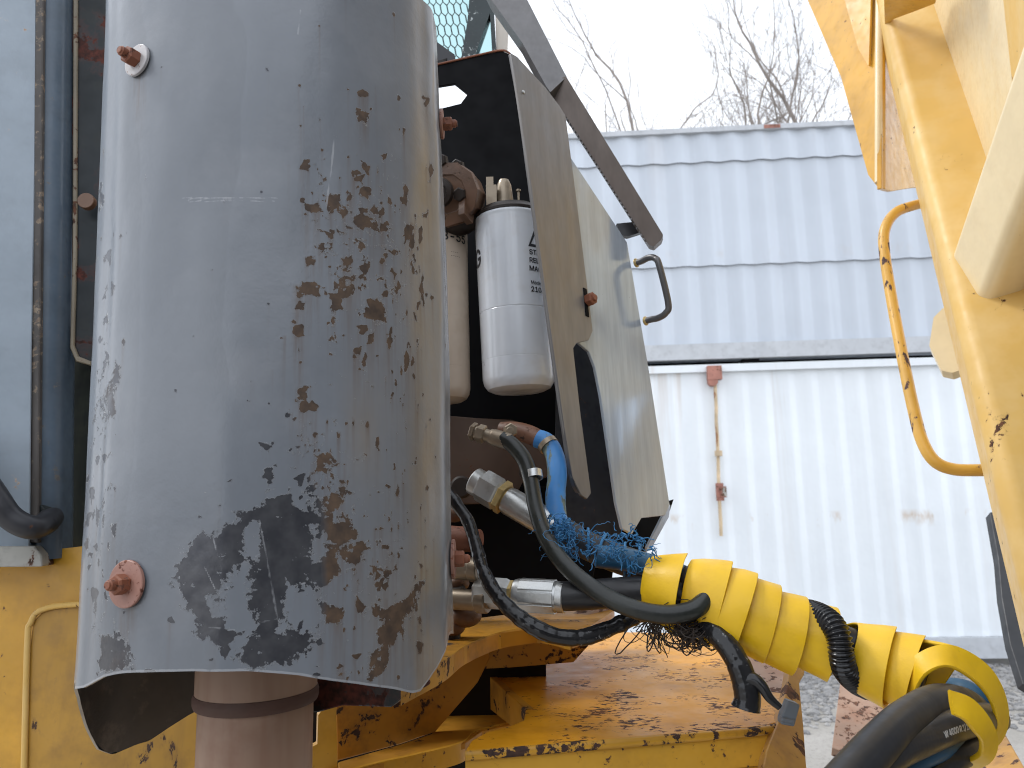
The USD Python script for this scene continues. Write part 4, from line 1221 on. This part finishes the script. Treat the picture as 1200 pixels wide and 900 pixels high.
# ------------------------------------------------------------------ the other half of the machine: yellow lift frame at the right
fr = thing('lift_frame', 'tall yellow steel frame leaning at the right, with a bent grab rail', 'machine frame', at(1180, 700, 1.2) * [1, 1, 0])
A, B = at(1052, -70, 1.90), at(1307, 790, 1.06)
B = A + (B - A) * 1.25
bm = add(fr, 'main_beam', prism(A, B, (.88, -.42, 0), .185, .13, .030, 14), M_['yellow_pale'], 50, label='broad yellow beam with a rounded pale edge')
lipA, lipB = at(1080, 20, 1.70), at(1190, 400, 1.36)
add(fr, 'beam_lip', prism(lipA, lipB, (1, .2, 0), .016, .03, .004, 4), M_['yellow_pale'], 40)
# web between beam and the near upper plate
k = pl3((1090, 20, 1.70), (1205, 100, 1.12), (1150, 250, 1.50))
add(fr, 'web_plate', plate(k, [(1060, -60), (1090, 30), (1120, 135), (1150, 240), (1190, 360), (1330, 420), (1330, -60)], .012, 0), M_['cream'], 30, label='cream faded web plate')
k = pl3((1168, 0, 1.22), (1230, 60, .95), (1190, 110, 1.18))
add(fr, 'near_plate', plate(k, [(1150, -60), (1163, 0), (1175, 50), (1187, 108), (1215, 160), (1330, 200), (1330, -60)], .012, 0), M_['yellow_pale'], 30)
k = pl3((1035, 0, 1.55), (1090, 0, 1.50), (1040, 28, 1.70))
add(fr, 'cross_plate', plate(k, [(1034, -60), (1100, -60), (1096, 4), (1070, 14), (1048, 22), (1037, 30)], .012, .001), M_['yellow'], 30, label='shaded cross plate at the top of the beam')
# bent flange left of the beam
k = pl3((1030, 0, 1.78), (950, 0, 2.05), (1030, 200, 1.74))
fp = add(fr, 'side_flange', plate(k, [(930, -60), (946, 0), (985, 90), (1017, 205), (1028, 219), (1034, 221), (1034, -60)], .010, .002), M_['yellow'], 30, label='yellow bent flange with rust at its lower tip, against the sky')
add(fp, 'rounded_edge', tube(np.array([at(1031, -60, 1.785), at(1030, 60, 1.765), at(1030, 214, 1.735)]), .0095, 16), M_['cream'], True)
k = pl3((1034, 100, 1.76), (1068, 215, 1.95), (1036, 215, 1.735))
add(fp, 'inner_flange', plate(k, [(1033, -60), (1050, -60), (1085, 218), (1062, 221), (1045, 224), (1033, 221), (1033, 100)], .010, .002), M_['yellow'], 30)
k = pl3((990, 0, 1.87), (1034, 0, 1.77), (1018, 120, 1.80))
add(fp, 'stiffener', plate(k, [(985, -60), (993, 0), (1010, 60), (1022, 80), (1026, -60)], .008, .001, lift=.014), M_['yellow'], 30)
# big square tube that comes towards us out of the beam
A, B = at(1146, 352, 1.37), at(1266, 40, .97)
T = (B - A) / np.linalg.norm(B - A)
vw = (A + B) / 2 - EYE
e1 = np.cross(T, vw); e1 /= np.linalg.norm(e1)
e2 = np.cross(T, e1)
sv = e1 * math.cos(.62) + e2 * math.sin(.62)
tb = add(fr, 'cross_tube', prism(A, B, sv, .082, .14, .024, 12), M_['cream'], 50, label='thick rounded square tube running up out of the frame')
add(tb, 'weld_bead', prism(A + T * .004, A + T * .020, sv, .094, .152, .030, 12), M_['yellow_pale'], 50)
# the frame's body beyond the picture's right edge
add(fr, 'body_wall', trimesh.creation.box([.06, 3.4, 3.3], trimesh.transformations.translation_matrix([1.12, -.55, 2.0])), M_['body_grey'], False)
add(fr, 'body_end', trimesh.creation.box([2.2, .06, 2.1], trimesh.transformations.translation_matrix([.05, -1.7, 1.35])), M_['body_grey'], False)
k = pl3((1098, 400, 1.62), (1118, 400, 1.60), (1100, 430, 1.6))
add(fr, 'small_lug', plate(k, [(1089, 405), (1094, 372), (1106, 360), (1130, 365), (1135, 430), (1116, 437), (1103, 434)], .03, .004, bev=.004), M_['cream'], 30)
gr = hose([(1092, 236, 1.60), (1070, 241, 1.585), (1050, 249, 1.57), (1038, 266, 1.56), (1036, 290, 1.55), (1044, 345, 1.52), (1060, 430, 1.46), (1073, 490, 1.42), (1082, 520, 1.40), (1096, 541, 1.385), (1118, 550, 1.375), (1150, 551, 1.36), (1172, 551, 1.36)], .0112, 120, 18)
add(fr, 'grab_rail', gr, M_['yellow_rail'], True, label='bent yellow grab rail with chipped paint')
tyre = pl3((1180, 660, 1.9), (1210, 660, 1.9), (1190, 780, 1.75))
add(fr, 'mud_flap', plate(tyre, [(1160, 600), (1170, 655), (1174, 700), (1184, 755), (1199, 802), (1300, 860), (1300, 600)], .025, .004), M_['rubber_grey'], 30, label='dark rubber flap behind the beam')
k = pl3((980, 800, 1.95), (1060, 800, 1.95), (976, 870, 1.75))
add(fr, 'lower_plate', plate(k, [(986, 790), (1090, 780), (1110, 880), (1040, 900), (975, 876)], .02, .002), M_['rusty_tan'], 30, label='rusty tan plate below the yellow hose sleeve')
k = pl3((1150, 900, 1.15), (1200, 880, 1.15), (1160, 850, 1.3))
add(fr, 'hitch_plate', plate(k, [(1120, 800), (1160, 820), (1172, 850), (1204, 906), (1230, 960), (1080, 960)], .02, .002), M_['yellow_rust'], 30, label='rusty yellow hitch plate in the bottom corner')
# ------------------------------------------------------------------ hoses
h1 = hose([(588, 514, .968), (600, 521, .962), (614, 538, .955), (622, 562, .945), (628, 595, .93), (640, 630, .91), (664, 664, .885), (700, 693, .86), (738, 712, .845), (776, 720, .835), (806, 717, .83), (822, 708, .832), (829, 698, .84), (826, 690, .85)], .0102, 160, 20)
a = thing('hydraulic_hose', 'thin ribbed black hose sweeping down in front and curling into the yellow sleeve', 'hose', at(588, 514, .968))
add(a, 'hose_body', h1, M_['rubber_ribbed'], True)
ring_c = at(625, 557, .947)
dr = at(628, 580, .937) - at(622, 545, .952)
add(a, 'silver_collar', turned(ring_c - dr / np.linalg.norm(dr) * .005, dr, [(0, .0095), (0, .0120), (.010, .0120), (.010, .0095)], 28), M_['zinc'], 30)

a = thing('hydraulic_hose', 'bright blue hose bending down from a rusty elbow, frayed at its lower end', 'hose', at(634, 516, 1.0))
bp_ = [(630, 514, 1.0), (641, 519, .995), (650, 534, .985), (653, 556, .975), (651, 580, .968), (652, 602, .96), (656, 618, .955), (661, 632, .955)]
c_ = spline([at(*p) for p in bp_], 110)
add(a, 'hose_body', tube(c_, .0128 + .0009 * (meshkit.fbm(c_ * 60, 3) - .5) * 2, 20), M_['blue_hose'], True)
ring_c = at(642, 521, .993); dr = at(649, 534, .985) - at(634, 515, .998)
add(a, 'tan_collar', turned(ring_c - dr / np.linalg.norm(dr) * .003, dr, [(0, .012), (0, .0142), (.007, .0142), (.007, .012)], 28), M_['zinc_tan'], 30)

lone('hydraulic_hose', hose([(640, 611, .963), (662, 624, .96), (690, 640, .95), (720, 653, .935), (752, 664, .915), (790, 676, .89), (830, 700, .87)], .0178, 80, 22), M_['rubber_grey'],
     'thick dark hose behind the blue twine, leaving the large angled fitting', 'hose', smooth=True)
lone('hydraulic_hose', hose([(655, 699, .897), (690, 697, .89), (730, 694, .885), (770, 694, .88), (800, 700, .872), (840, 715, .862)], .0172, 70, 22), M_['rubber'],
     'thick black hose leaving the ribbed silver ferrule', 'hose', smooth=True)
lone('hydraulic_hose', hose([(700, 652, .91), (735, 656, .905), (765, 664, .895), (800, 676, .88)], .0135, 40, 18), M_['blue_dark'],
     'dull blue-green hose just above the black ones at the mouth of the yellow sleeve', 'hose', smooth=True)
# taped harness
c_ = spline([at(*p) for p in [(524, 575, .95), (536, 592, .94), (549, 612, .93), (558, 640, .915), (566, 668, .90), (580, 694, .885), (602, 718, .872), (628, 736, .865), (654, 746, .862), (682, 747, .865), (708, 739, .875), (735, 727, .885), (752, 718, .89), (790, 708, .88)]], 260)
nz = meshkit.fbm(c_ * 90, 3, 5)
lone('wiring_harness', tube(c_, np.linspace(.0075, .0105, 260) + .0042 * (nz - .5), 16), M_['tape'], 'wiring harness in glossy black tape looping low past the silver ferrule', 'cable', smooth=True)
c_ = spline([at(*p) for p in [(822, 728, .85), (838, 742, .83), (853, 758, .82), (865, 778, .812), (873, 800, .808), (876, 818, .806), (874, 830, .806)]], 110)
nz = meshkit.fbm(c_ * 80, 3, 9)
a = thing('wiring_harness', 'black taped cable stub drooping onto the yellow deck, with a thin side branch', 'cable', at(860, 780, .82))
add(a, 'taped_stub', tube(c_, np.linspace(.0105, .0150, 110) + .004 * (nz - .5) * np.linspace(.6, 1.6, 110), 20), M_['tape'], True)
add(a, 'side_branch', hose([(868, 797, .806), (882, 796, .80), (892, 803, .795), (902, 818, .79), (914, 829, .788)], [.0085, .007, .006, .0055, .005] and np.linspace(.0085, .0035, 40), 40, 12), M_['tape'], True)

# nests of torn wire under the sleeve
def nest(cx, cy, Y, n, spread, seed, droop=.5):
    r = np.random.default_rng(seed)
    out = []
    for _ in range(n):
        p = at(cx + r.normal(0, spread), cy + r.normal(0, spread * .35), Y + r.normal(0, .008))
        a = r.uniform(0, 2 * np.pi, 2)
        L = r.uniform(.008, .022)
        t = np.linspace(0, r.uniform(2.5, 5.5), 14)[:, None]
        d1 = np.array([math.cos(a[0]), .4 * math.sin(a[0]), -droop * r.uniform(.4, 1.4)]); d2 = np.array([math.sin(a[1]), .3, math.cos(a[1])])
        c = p + L * (np.sin(t) * d1 + (1 - np.cos(t)) * .6 * d2) + np.cumsum(r.normal(0, .0006, (14, 3)), 0)
        out.append(tube(c, r.uniform(.00035, .0008), 4, caps=False))
    return join(out)


wn = nest(816, 735, .842, 120, 13, 3)
lone('torn_wires', wn, M_['wire'], 'matted nest of torn brown wires hanging under the yellow sleeve', 'wires')
lone('torn_wires', nest(768, 728, .865, 34, 9, 6, 1.2), M_['wire'], 'few thin torn wire ends dangling left of the wire nest', 'wires')

# blue twine, frayed
def fray(paths, seed):
    r = np.random.default_rng(seed)
    out = []
    for (x0, y0, Y0), (x1, y1, Y1), n, rad, ln in paths:
        for _ in range(n):
            u_ = r.uniform()
            c0 = at(x0 + (x1 - x0) * u_, y0 + (y1 - y0) * u_, Y0 + (Y1 - Y0) * u_)
            th_ = r.uniform(0, 2 * np.pi)
            d = np.array([math.cos(th_), -.35 - .5 * r.uniform(), math.sin(th_)])
            p = c0 + d * rad
            pts = [p]
            dd = d + r.normal(0, .6, 3)
            L = ln * r.lognormal(-.2, .45)
            for s in range(9):
                dd = dd + r.normal(0, .5, 3) + np.array([0, -.05, -.14])
                dd /= np.linalg.norm(dd)
                pts.append(pts[-1] + dd * L / 9)
            out.append(tube(np.array(pts), np.linspace(.00075, .00035, 10) * r.uniform(.7, 1.35), 4, caps=False))
    return join(out)


tw_ = fray([((648, 618, .925), (664, 636, .915), 110, .010, .026), ((664, 632, .915), (740, 640, .885), 120, .012, .016), ((728, 632, .89), (752, 652, .88), 70, .014, .018), ((650, 612, .94), (660, 628, .93), 40, .013, .013)], 17)
wraps = []
for cx, cy, Y, R, tlt in ((655, 614, .945, .0138, .2), (658, 622, .942, .0142, -.15), (660, 629, .938, .0140, .1), (690, 638, .945, .0195, .5), (704, 645, .942, .0195, .3), (733, 655, .925, .0195, .45), (741, 657, .92, .0192, .2)):
    c = at(cx, cy, Y)
    t = np.linspace(0, 2 * np.pi, 40)[:, None]
    if cx < 680:
        ringp = c + R * (np.cos(t) * [1, 0, 0] + np.sin(t) * [0, -1, .0]) + .006 * np.sin(t + tlt * 9) * [0, 0, 1]
    else:
        ringp = c + R * (np.cos(t) * [.25, 0, 1] + np.sin(t) * [0, -1, 0]) + .005 * np.sin(t + tlt * 9) * [1, 0, 0]
    ringp = ringp + np.cumsum(np.random.default_rng(int(cx)).normal(0, .0003, (40, 3)), 0)
    wraps.append(tube(ringp, .0017, 6, caps=False))
lone('frayed_twine', join(tw_, wraps), M_['twine'], 'frayed blue twine bound round the hoses below the blue hose', 'twine')

# ------------------------------------------------------------------ yellow spiral sleeve
way = [(752, 682, .90, .034), (785, 690, .885, .039), (820, 700, .872, .044), (860, 714, .86, .045), (900, 731, .85, .0415), (940, 745, .842, .0385), (975, 757, .835, .036), (1010, 771, .825, .0365), (1050, 784, .808, .037), (1088, 800, .79, .040), (1118, 820, .765, .044), (1132, 842, .725, .047), (1130, 860, .67, .047)]
CL = spline([at(*w[:3]) for w in way], 1200)
RR = np.interp(np.linspace(0, len(way) - 1, 1200), np.arange(len(way)), [w[3] for w in way])
S = np.r_[0, np.cumsum(np.linalg.norm(np.diff(CL, axis=0), axis=1))]
PXS = spots(CL)[:, 0]
Tt, Uu, Vv = frames(CL)
# turns: (column at its start, advance per turn as a share of the band's width)
BW = .0365


def sleeve(px0, px1, pitch, phase, seed, width=BW, grow=1.0, end_cut=0):
    s0, s1 = np.interp(px0, PXS, S) if px0 < 1120 else px0 - 2000, np.interp(px1, PXS, S) if px1 < 1120 else px1 - 2000
    return s0, s1


def band(s_of_turn, turns, phase, width, seed, ridge=.0):
    """A flat strip wound round the bundle: s_of_turn(turn) is where its middle lies along the line."""
    n = int(turns * 64)
    tt = np.linspace(0, turns, n)
    s = s_of_turn(tt)
    phi = phase + 2 * np.pi * tt
    rows = []
    wv = width(tt) if callable(width) else np.full(n, width)
    lift = .0020 * np.sin(2 * np.pi * tt * .5) + .0018 * (meshkit.noise(np.column_stack([tt * 3, tt * 0 + seed, tt * 0])) - .5) * 2
    for off_, dr_ in ((-.5, -.0006), (-.485, 0.0), (-.2, .0003), (.2, .0003), (.485, 0), (.5, -.0006), (.485, -.0036), (0, -.0034), (-.485, -.0036)):
        ss = np.clip(s + off_ * wv, 0, S[-1])
        c = np.column_stack([np.interp(ss, S, CL[:, k_]) for k_ in range(3)])
        U_ = np.column_stack([np.interp(ss, S, Uu[:, k_]) for k_ in range(3)]); V_ = np.column_stack([np.interp(ss, S, Vv[:, k_]) for k_ in range(3)])
        R = np.interp(ss, S, RR) + dr_ + lift + .0042 * off_ * 2
        rows.append(c + R[:, None] * (np.cos(phi)[:, None] * U_ + np.sin(phi)[:, None] * V_))
    m = len(rows)
    v = np.array(rows).transpose(1, 0, 2).reshape(-1, 3)
    i, j = np.meshgrid(np.arange(n - 1), np.arange(m), indexing='ij')
    p, q_ = i * m + j, i * m + (j + 1) % m
    f = np.vstack([np.stack([p, q_, q_ + m], -1).reshape(-1, 3), np.stack([p, q_ + m, p + m], -1).reshape(-1, 3)])
    k = len(v)
    v = np.vstack([v, v[:m].mean(0), v[-m:].mean(0)])
    j = np.arange(m)
    f = np.vstack([f, np.stack([(j + 1) % m, j, np.full(m, k)], 1), np.stack([(n - 1) * m + j, (n - 1) * m + (j + 1) % m, np.full(m, k + 1)], 1)])
    msh = trimesh.Trimesh(v, f, process=False)
    if msh.volume < 0:
        msh.invert()
    return msh


def s_at(px):
    return float(np.interp(px, PXS[:1000], S[:1000]))


# knots: middle of the band after each whole turn, given by photograph columns; most of each advance happens behind the bundle
def knots(cols):
    kk = np.array([s_at(x) for x in cols])

    def f(t):
        w = np.floor(np.minimum(t, len(kk) - 1.0001)).astype(int)
        u_ = t - w
        st = np.clip((u_ - .45) / .55, 0, 1); st = st * st * (3 - 2 * st)
        adv = .3 * u_ + .7 * st
        return kk[w] + (kk[w + 1] - kk[w]) * adv
    return f


m1 = band(knots((778, 824, 850, 880, 912, 948, 1018, 1046, 1076)), 8.0, .1, .0415, 1)


def ribbon(rows, th=.0042, n=240):
    """A strip given by pairs of edge points: (outer column, row, distance, inner column, row, distance)."""
    o = spline([at(*r[:3]) for r in rows], n); i = spline([at(*r[3:]) for r in rows], n)
    t_ = np.gradient((o + i) / 2, axis=0)
    nn_ = np.cross(t_, i - o); nn_ /= np.linalg.norm(nn_, axis=1, keepdims=True)
    sec = [(0, .5), (.04, 1), (.5, 1.18), (.96, 1), (1, .5), (.96, 0), (.5, .12), (.04, 0)]
    v = np.stack([o + (i - o) * u_ + nn_ * th * (h_ - .5) for u_, h_ in sec], 1)
    m = len(sec)
    a_, b_ = np.meshgrid(np.arange(n - 1), np.arange(m), indexing='ij')
    p, q_ = a_ * m + b_, a_ * m + (b_ + 1) % m
    f = np.vstack([np.stack([p, q_, q_ + m], -1).reshape(-1, 3), np.stack([p, q_ + m, p + m], -1).reshape(-1, 3)])
    v = v.reshape(-1, 3); k_ = len(v)
    v = np.vstack([v, v[:m].mean(0), v[-m:].mean(0)])
    j = np.arange(m)
    f = np.vstack([f, np.stack([(j + 1) % m, j, np.full(m, k_)], 1), np.stack([(n - 1) * m + j, (n - 1) * m + (j + 1) % m, np.full(m, k_ + 1)], 1)])
    msh = trimesh.Trimesh(v, f, process=False)
    if msh.volume < 0:
        msh.invert()
    return msh


m2 = ribbon([(1112, 808, .668, 1117, 838, .660), (1138, 818, .668, 1130, 845, .660), (1159, 842, .675, 1141, 858, .664), (1168, 868, .69, 1149, 869, .672), (1160, 891, .71, 1146, 884, .69), (1136, 900, .74, 1128, 889, .72),
             (1104, 894, .80, 1108, 872, .790), (1076, 872, .83, 1086, 852, .82), (1062, 838, .83, 1076, 834, .82), (1056, 806, .79, 1072, 818, .775), (1064, 778, .775, 1080, 798, .755), (1086, 761, .768, 1093, 786, .748),
             (1112, 756, .768, 1111, 782, .748), (1140, 767, .772, 1131, 791, .750), (1163, 787, .778, 1150, 807, .756), (1177, 816, .785, 1163, 827, .762), (1180, 846, .795, 1167, 849, .770), (1170, 870, .81, 1160, 866, .785), (1148, 886, .83, 1142, 876, .80)])
a = thing('spiral_sleeve', 'bright yellow plastic spiral sleeve wound round the bundle of hoses', 'hose sleeve', at(860, 714, .86))
add(a, 'wound_band', m1, M_['wrap'], 50, label='long upper run of yellow band')
add(a, 'wound_band', m2, M_['wrap'], 50, label='loose end of the yellow band, ending in an open curl')

# what the sleeve holds: dark bundle and the ribbed conduit in its gap
bd = RR - .0075
sel = slice(120, 900)
hs_ = []
for j, (oa, rr_) in enumerate(((.5, .017), (2.6, .0165), (4.4, .0155))):
    i_ = np.arange(150, 880, 8)
    c = CL[i_] + (np.minimum(bd[i_] - rr_, .019))[:, None] * (math.cos(oa) * Uu[i_] + math.sin(oa) * Vv[i_])
    lone('hydraulic_hose', tube(c, rr_, 16), M_['rubber'], ('black hose inside the sleeve, uppermost of the three seen through its gaps', 'black hose inside the sleeve, nearest the camera at its gaps', 'black hose inside the sleeve, lowest of the three at its gaps')[j], 'hose', smooth=True)
c = spline([at(*p) for p in [(948, 716, .85), (962, 721, .825), (975, 731, .805), (983, 747, .795), (986, 766, .793), (990, 784, .800), (1002, 798, .82), (1016, 806, .85)]], 420)
ln = np.r_[0, np.cumsum(np.linalg.norm(np.diff(c, axis=0), axis=1))]
lone('ribbed_conduit', tube(c, .0118 + .0012 * np.sin(ln / .0042 * 2 * np.pi), 20), M_['tape'], 'black corrugated conduit crossing the gap in the yellow sleeve', 'conduit', smooth=True)

# hoses leaving the open end towards us
a = thing('hydraulic_hose', 'thick grey-black hose leaving the sleeve in front, with a worn gold print line', 'hose', at(1060, 835, .64))
pA = [(1152, 840, .86), (1130, 824, .79), (1098, 822, .72), (1062, 842, .662), (1030, 872, .615), (1000, 905, .58), (960, 952, .54)]
cA = spline([at(*p) for p in pA], 90)
add(a, 'hose_body', tube(cA, .0150, 26), M_['rubber_grey'], True)


def stripe(c, rad, side, w, mat, parent, name, text=None, i0=0, i1=None, h=.006):
    """A print line (or lettering) lying on a hose, on the side turned to 'side'."""
    T_, U_, V_ = frames(c)
    lnn = np.r_[0, np.cumsum(np.linalg.norm(np.diff(c, axis=0), axis=1))]
    m = meshkit.text_mesh(text, h, .0003, True)
    v = np.array(m.vertices)
    s_ = i0 + v[:, 0]
    C_ = np.column_stack([np.interp(s_, lnn, c[:, k_]) for k_ in range(3)])
    TT = np.column_stack([np.interp(s_, lnn, T_[:, k_]) for k_ in range(3)])
    sd = np.array(side)[None] - TT * (TT @ np.array(side))[:, None]
    sd /= np.linalg.norm(sd, axis=1, keepdims=True)
    cr = np.cross(TT, sd)
    if (cr @ _u).mean() < 0:
        cr = -cr
    al = (v[:, 1] - h / 2) / rad
    w_ = C_ + (rad + v[:, 2] + .0001)[:, None] * (np.cos(al)[:, None] * sd + np.sin(al)[:, None] * cr)
    msh = trimesh.Trimesh(w_, m.faces, process=False)
    add(parent, name, msh, mat, False)


cAr = cA[::-1]
LA = np.linalg.norm(np.diff(cA, axis=0), axis=1).sum()
stripe(cAr, .0150, (.25, -.85, -.40), 0, M_['ink_tan'], a, 'print_line', 'o MedMB = MMMN', LA * .46, h=.0055)
a = thing('hydraulic_hose', 'black hose with white printed pressure marking, under the thick grey-black one', 'hose', at(1110, 850, .66))
pB = [(1165, 842, .84), (1145, 842, .77), (1112, 850, .70), (1078, 864, .665), (1044, 880, .63), (1010, 905, .60), (980, 950, .56)]
cB = spline([at(*p) for p in pB], 90)
add(a, 'hose_body', tube(cB, .0150, 24), M_['rubber'], True)
LB = np.linalg.norm(np.diff(cB, axis=0), axis=1).sum()
stripe(cB[::-1], .0150, (.1, -1.0, .15), 0, M_['ink_grey'], a, 'printed_marking', 'W 4000 R 1/ 1742', LB * .42, h=.0048)
lone('hydraulic_hose', hose([(1150, 850, .83), (1125, 838, .78), (1092, 846, .735), (1055, 868, .70), (1018, 892, .665), (985, 915, .635), (955, 950, .60)], .0140, 60, 20), M_['rubber'], 'plain black hose running behind the thick grey-black one to the bottom edge', 'hose', smooth=True)
lone('hydraulic_hose', hose([(1150, 862, .82), (1130, 866, .76), (1100, 876, .70), (1066, 892, .67), (1030, 930, .64)], .0115, 50, 18), M_['blue_dark'], 'dull blue hose at the bottom edge, under the printed black hose', 'hose', smooth=True)
lone('hydraulic_hose', hose([(1150, 866, .80), (1138, 876, .75), (1116, 888, .71), (1090, 906, .69), (1070, 950, .66)], .0125, 50, 18), M_['rubber'], 'black hose at the bottom edge between the blue hose and the yellow curl', 'hose', smooth=True)
lone('hydraulic_hose', hose([(1108, 806, .86), (1130, 808, .84), (1150, 822, .83), (1160, 850, .83)], .0105, 40, 16), M_['blue_dark'], 'short stretch of blue hose seen inside the yellow curl', 'hose', smooth=True)
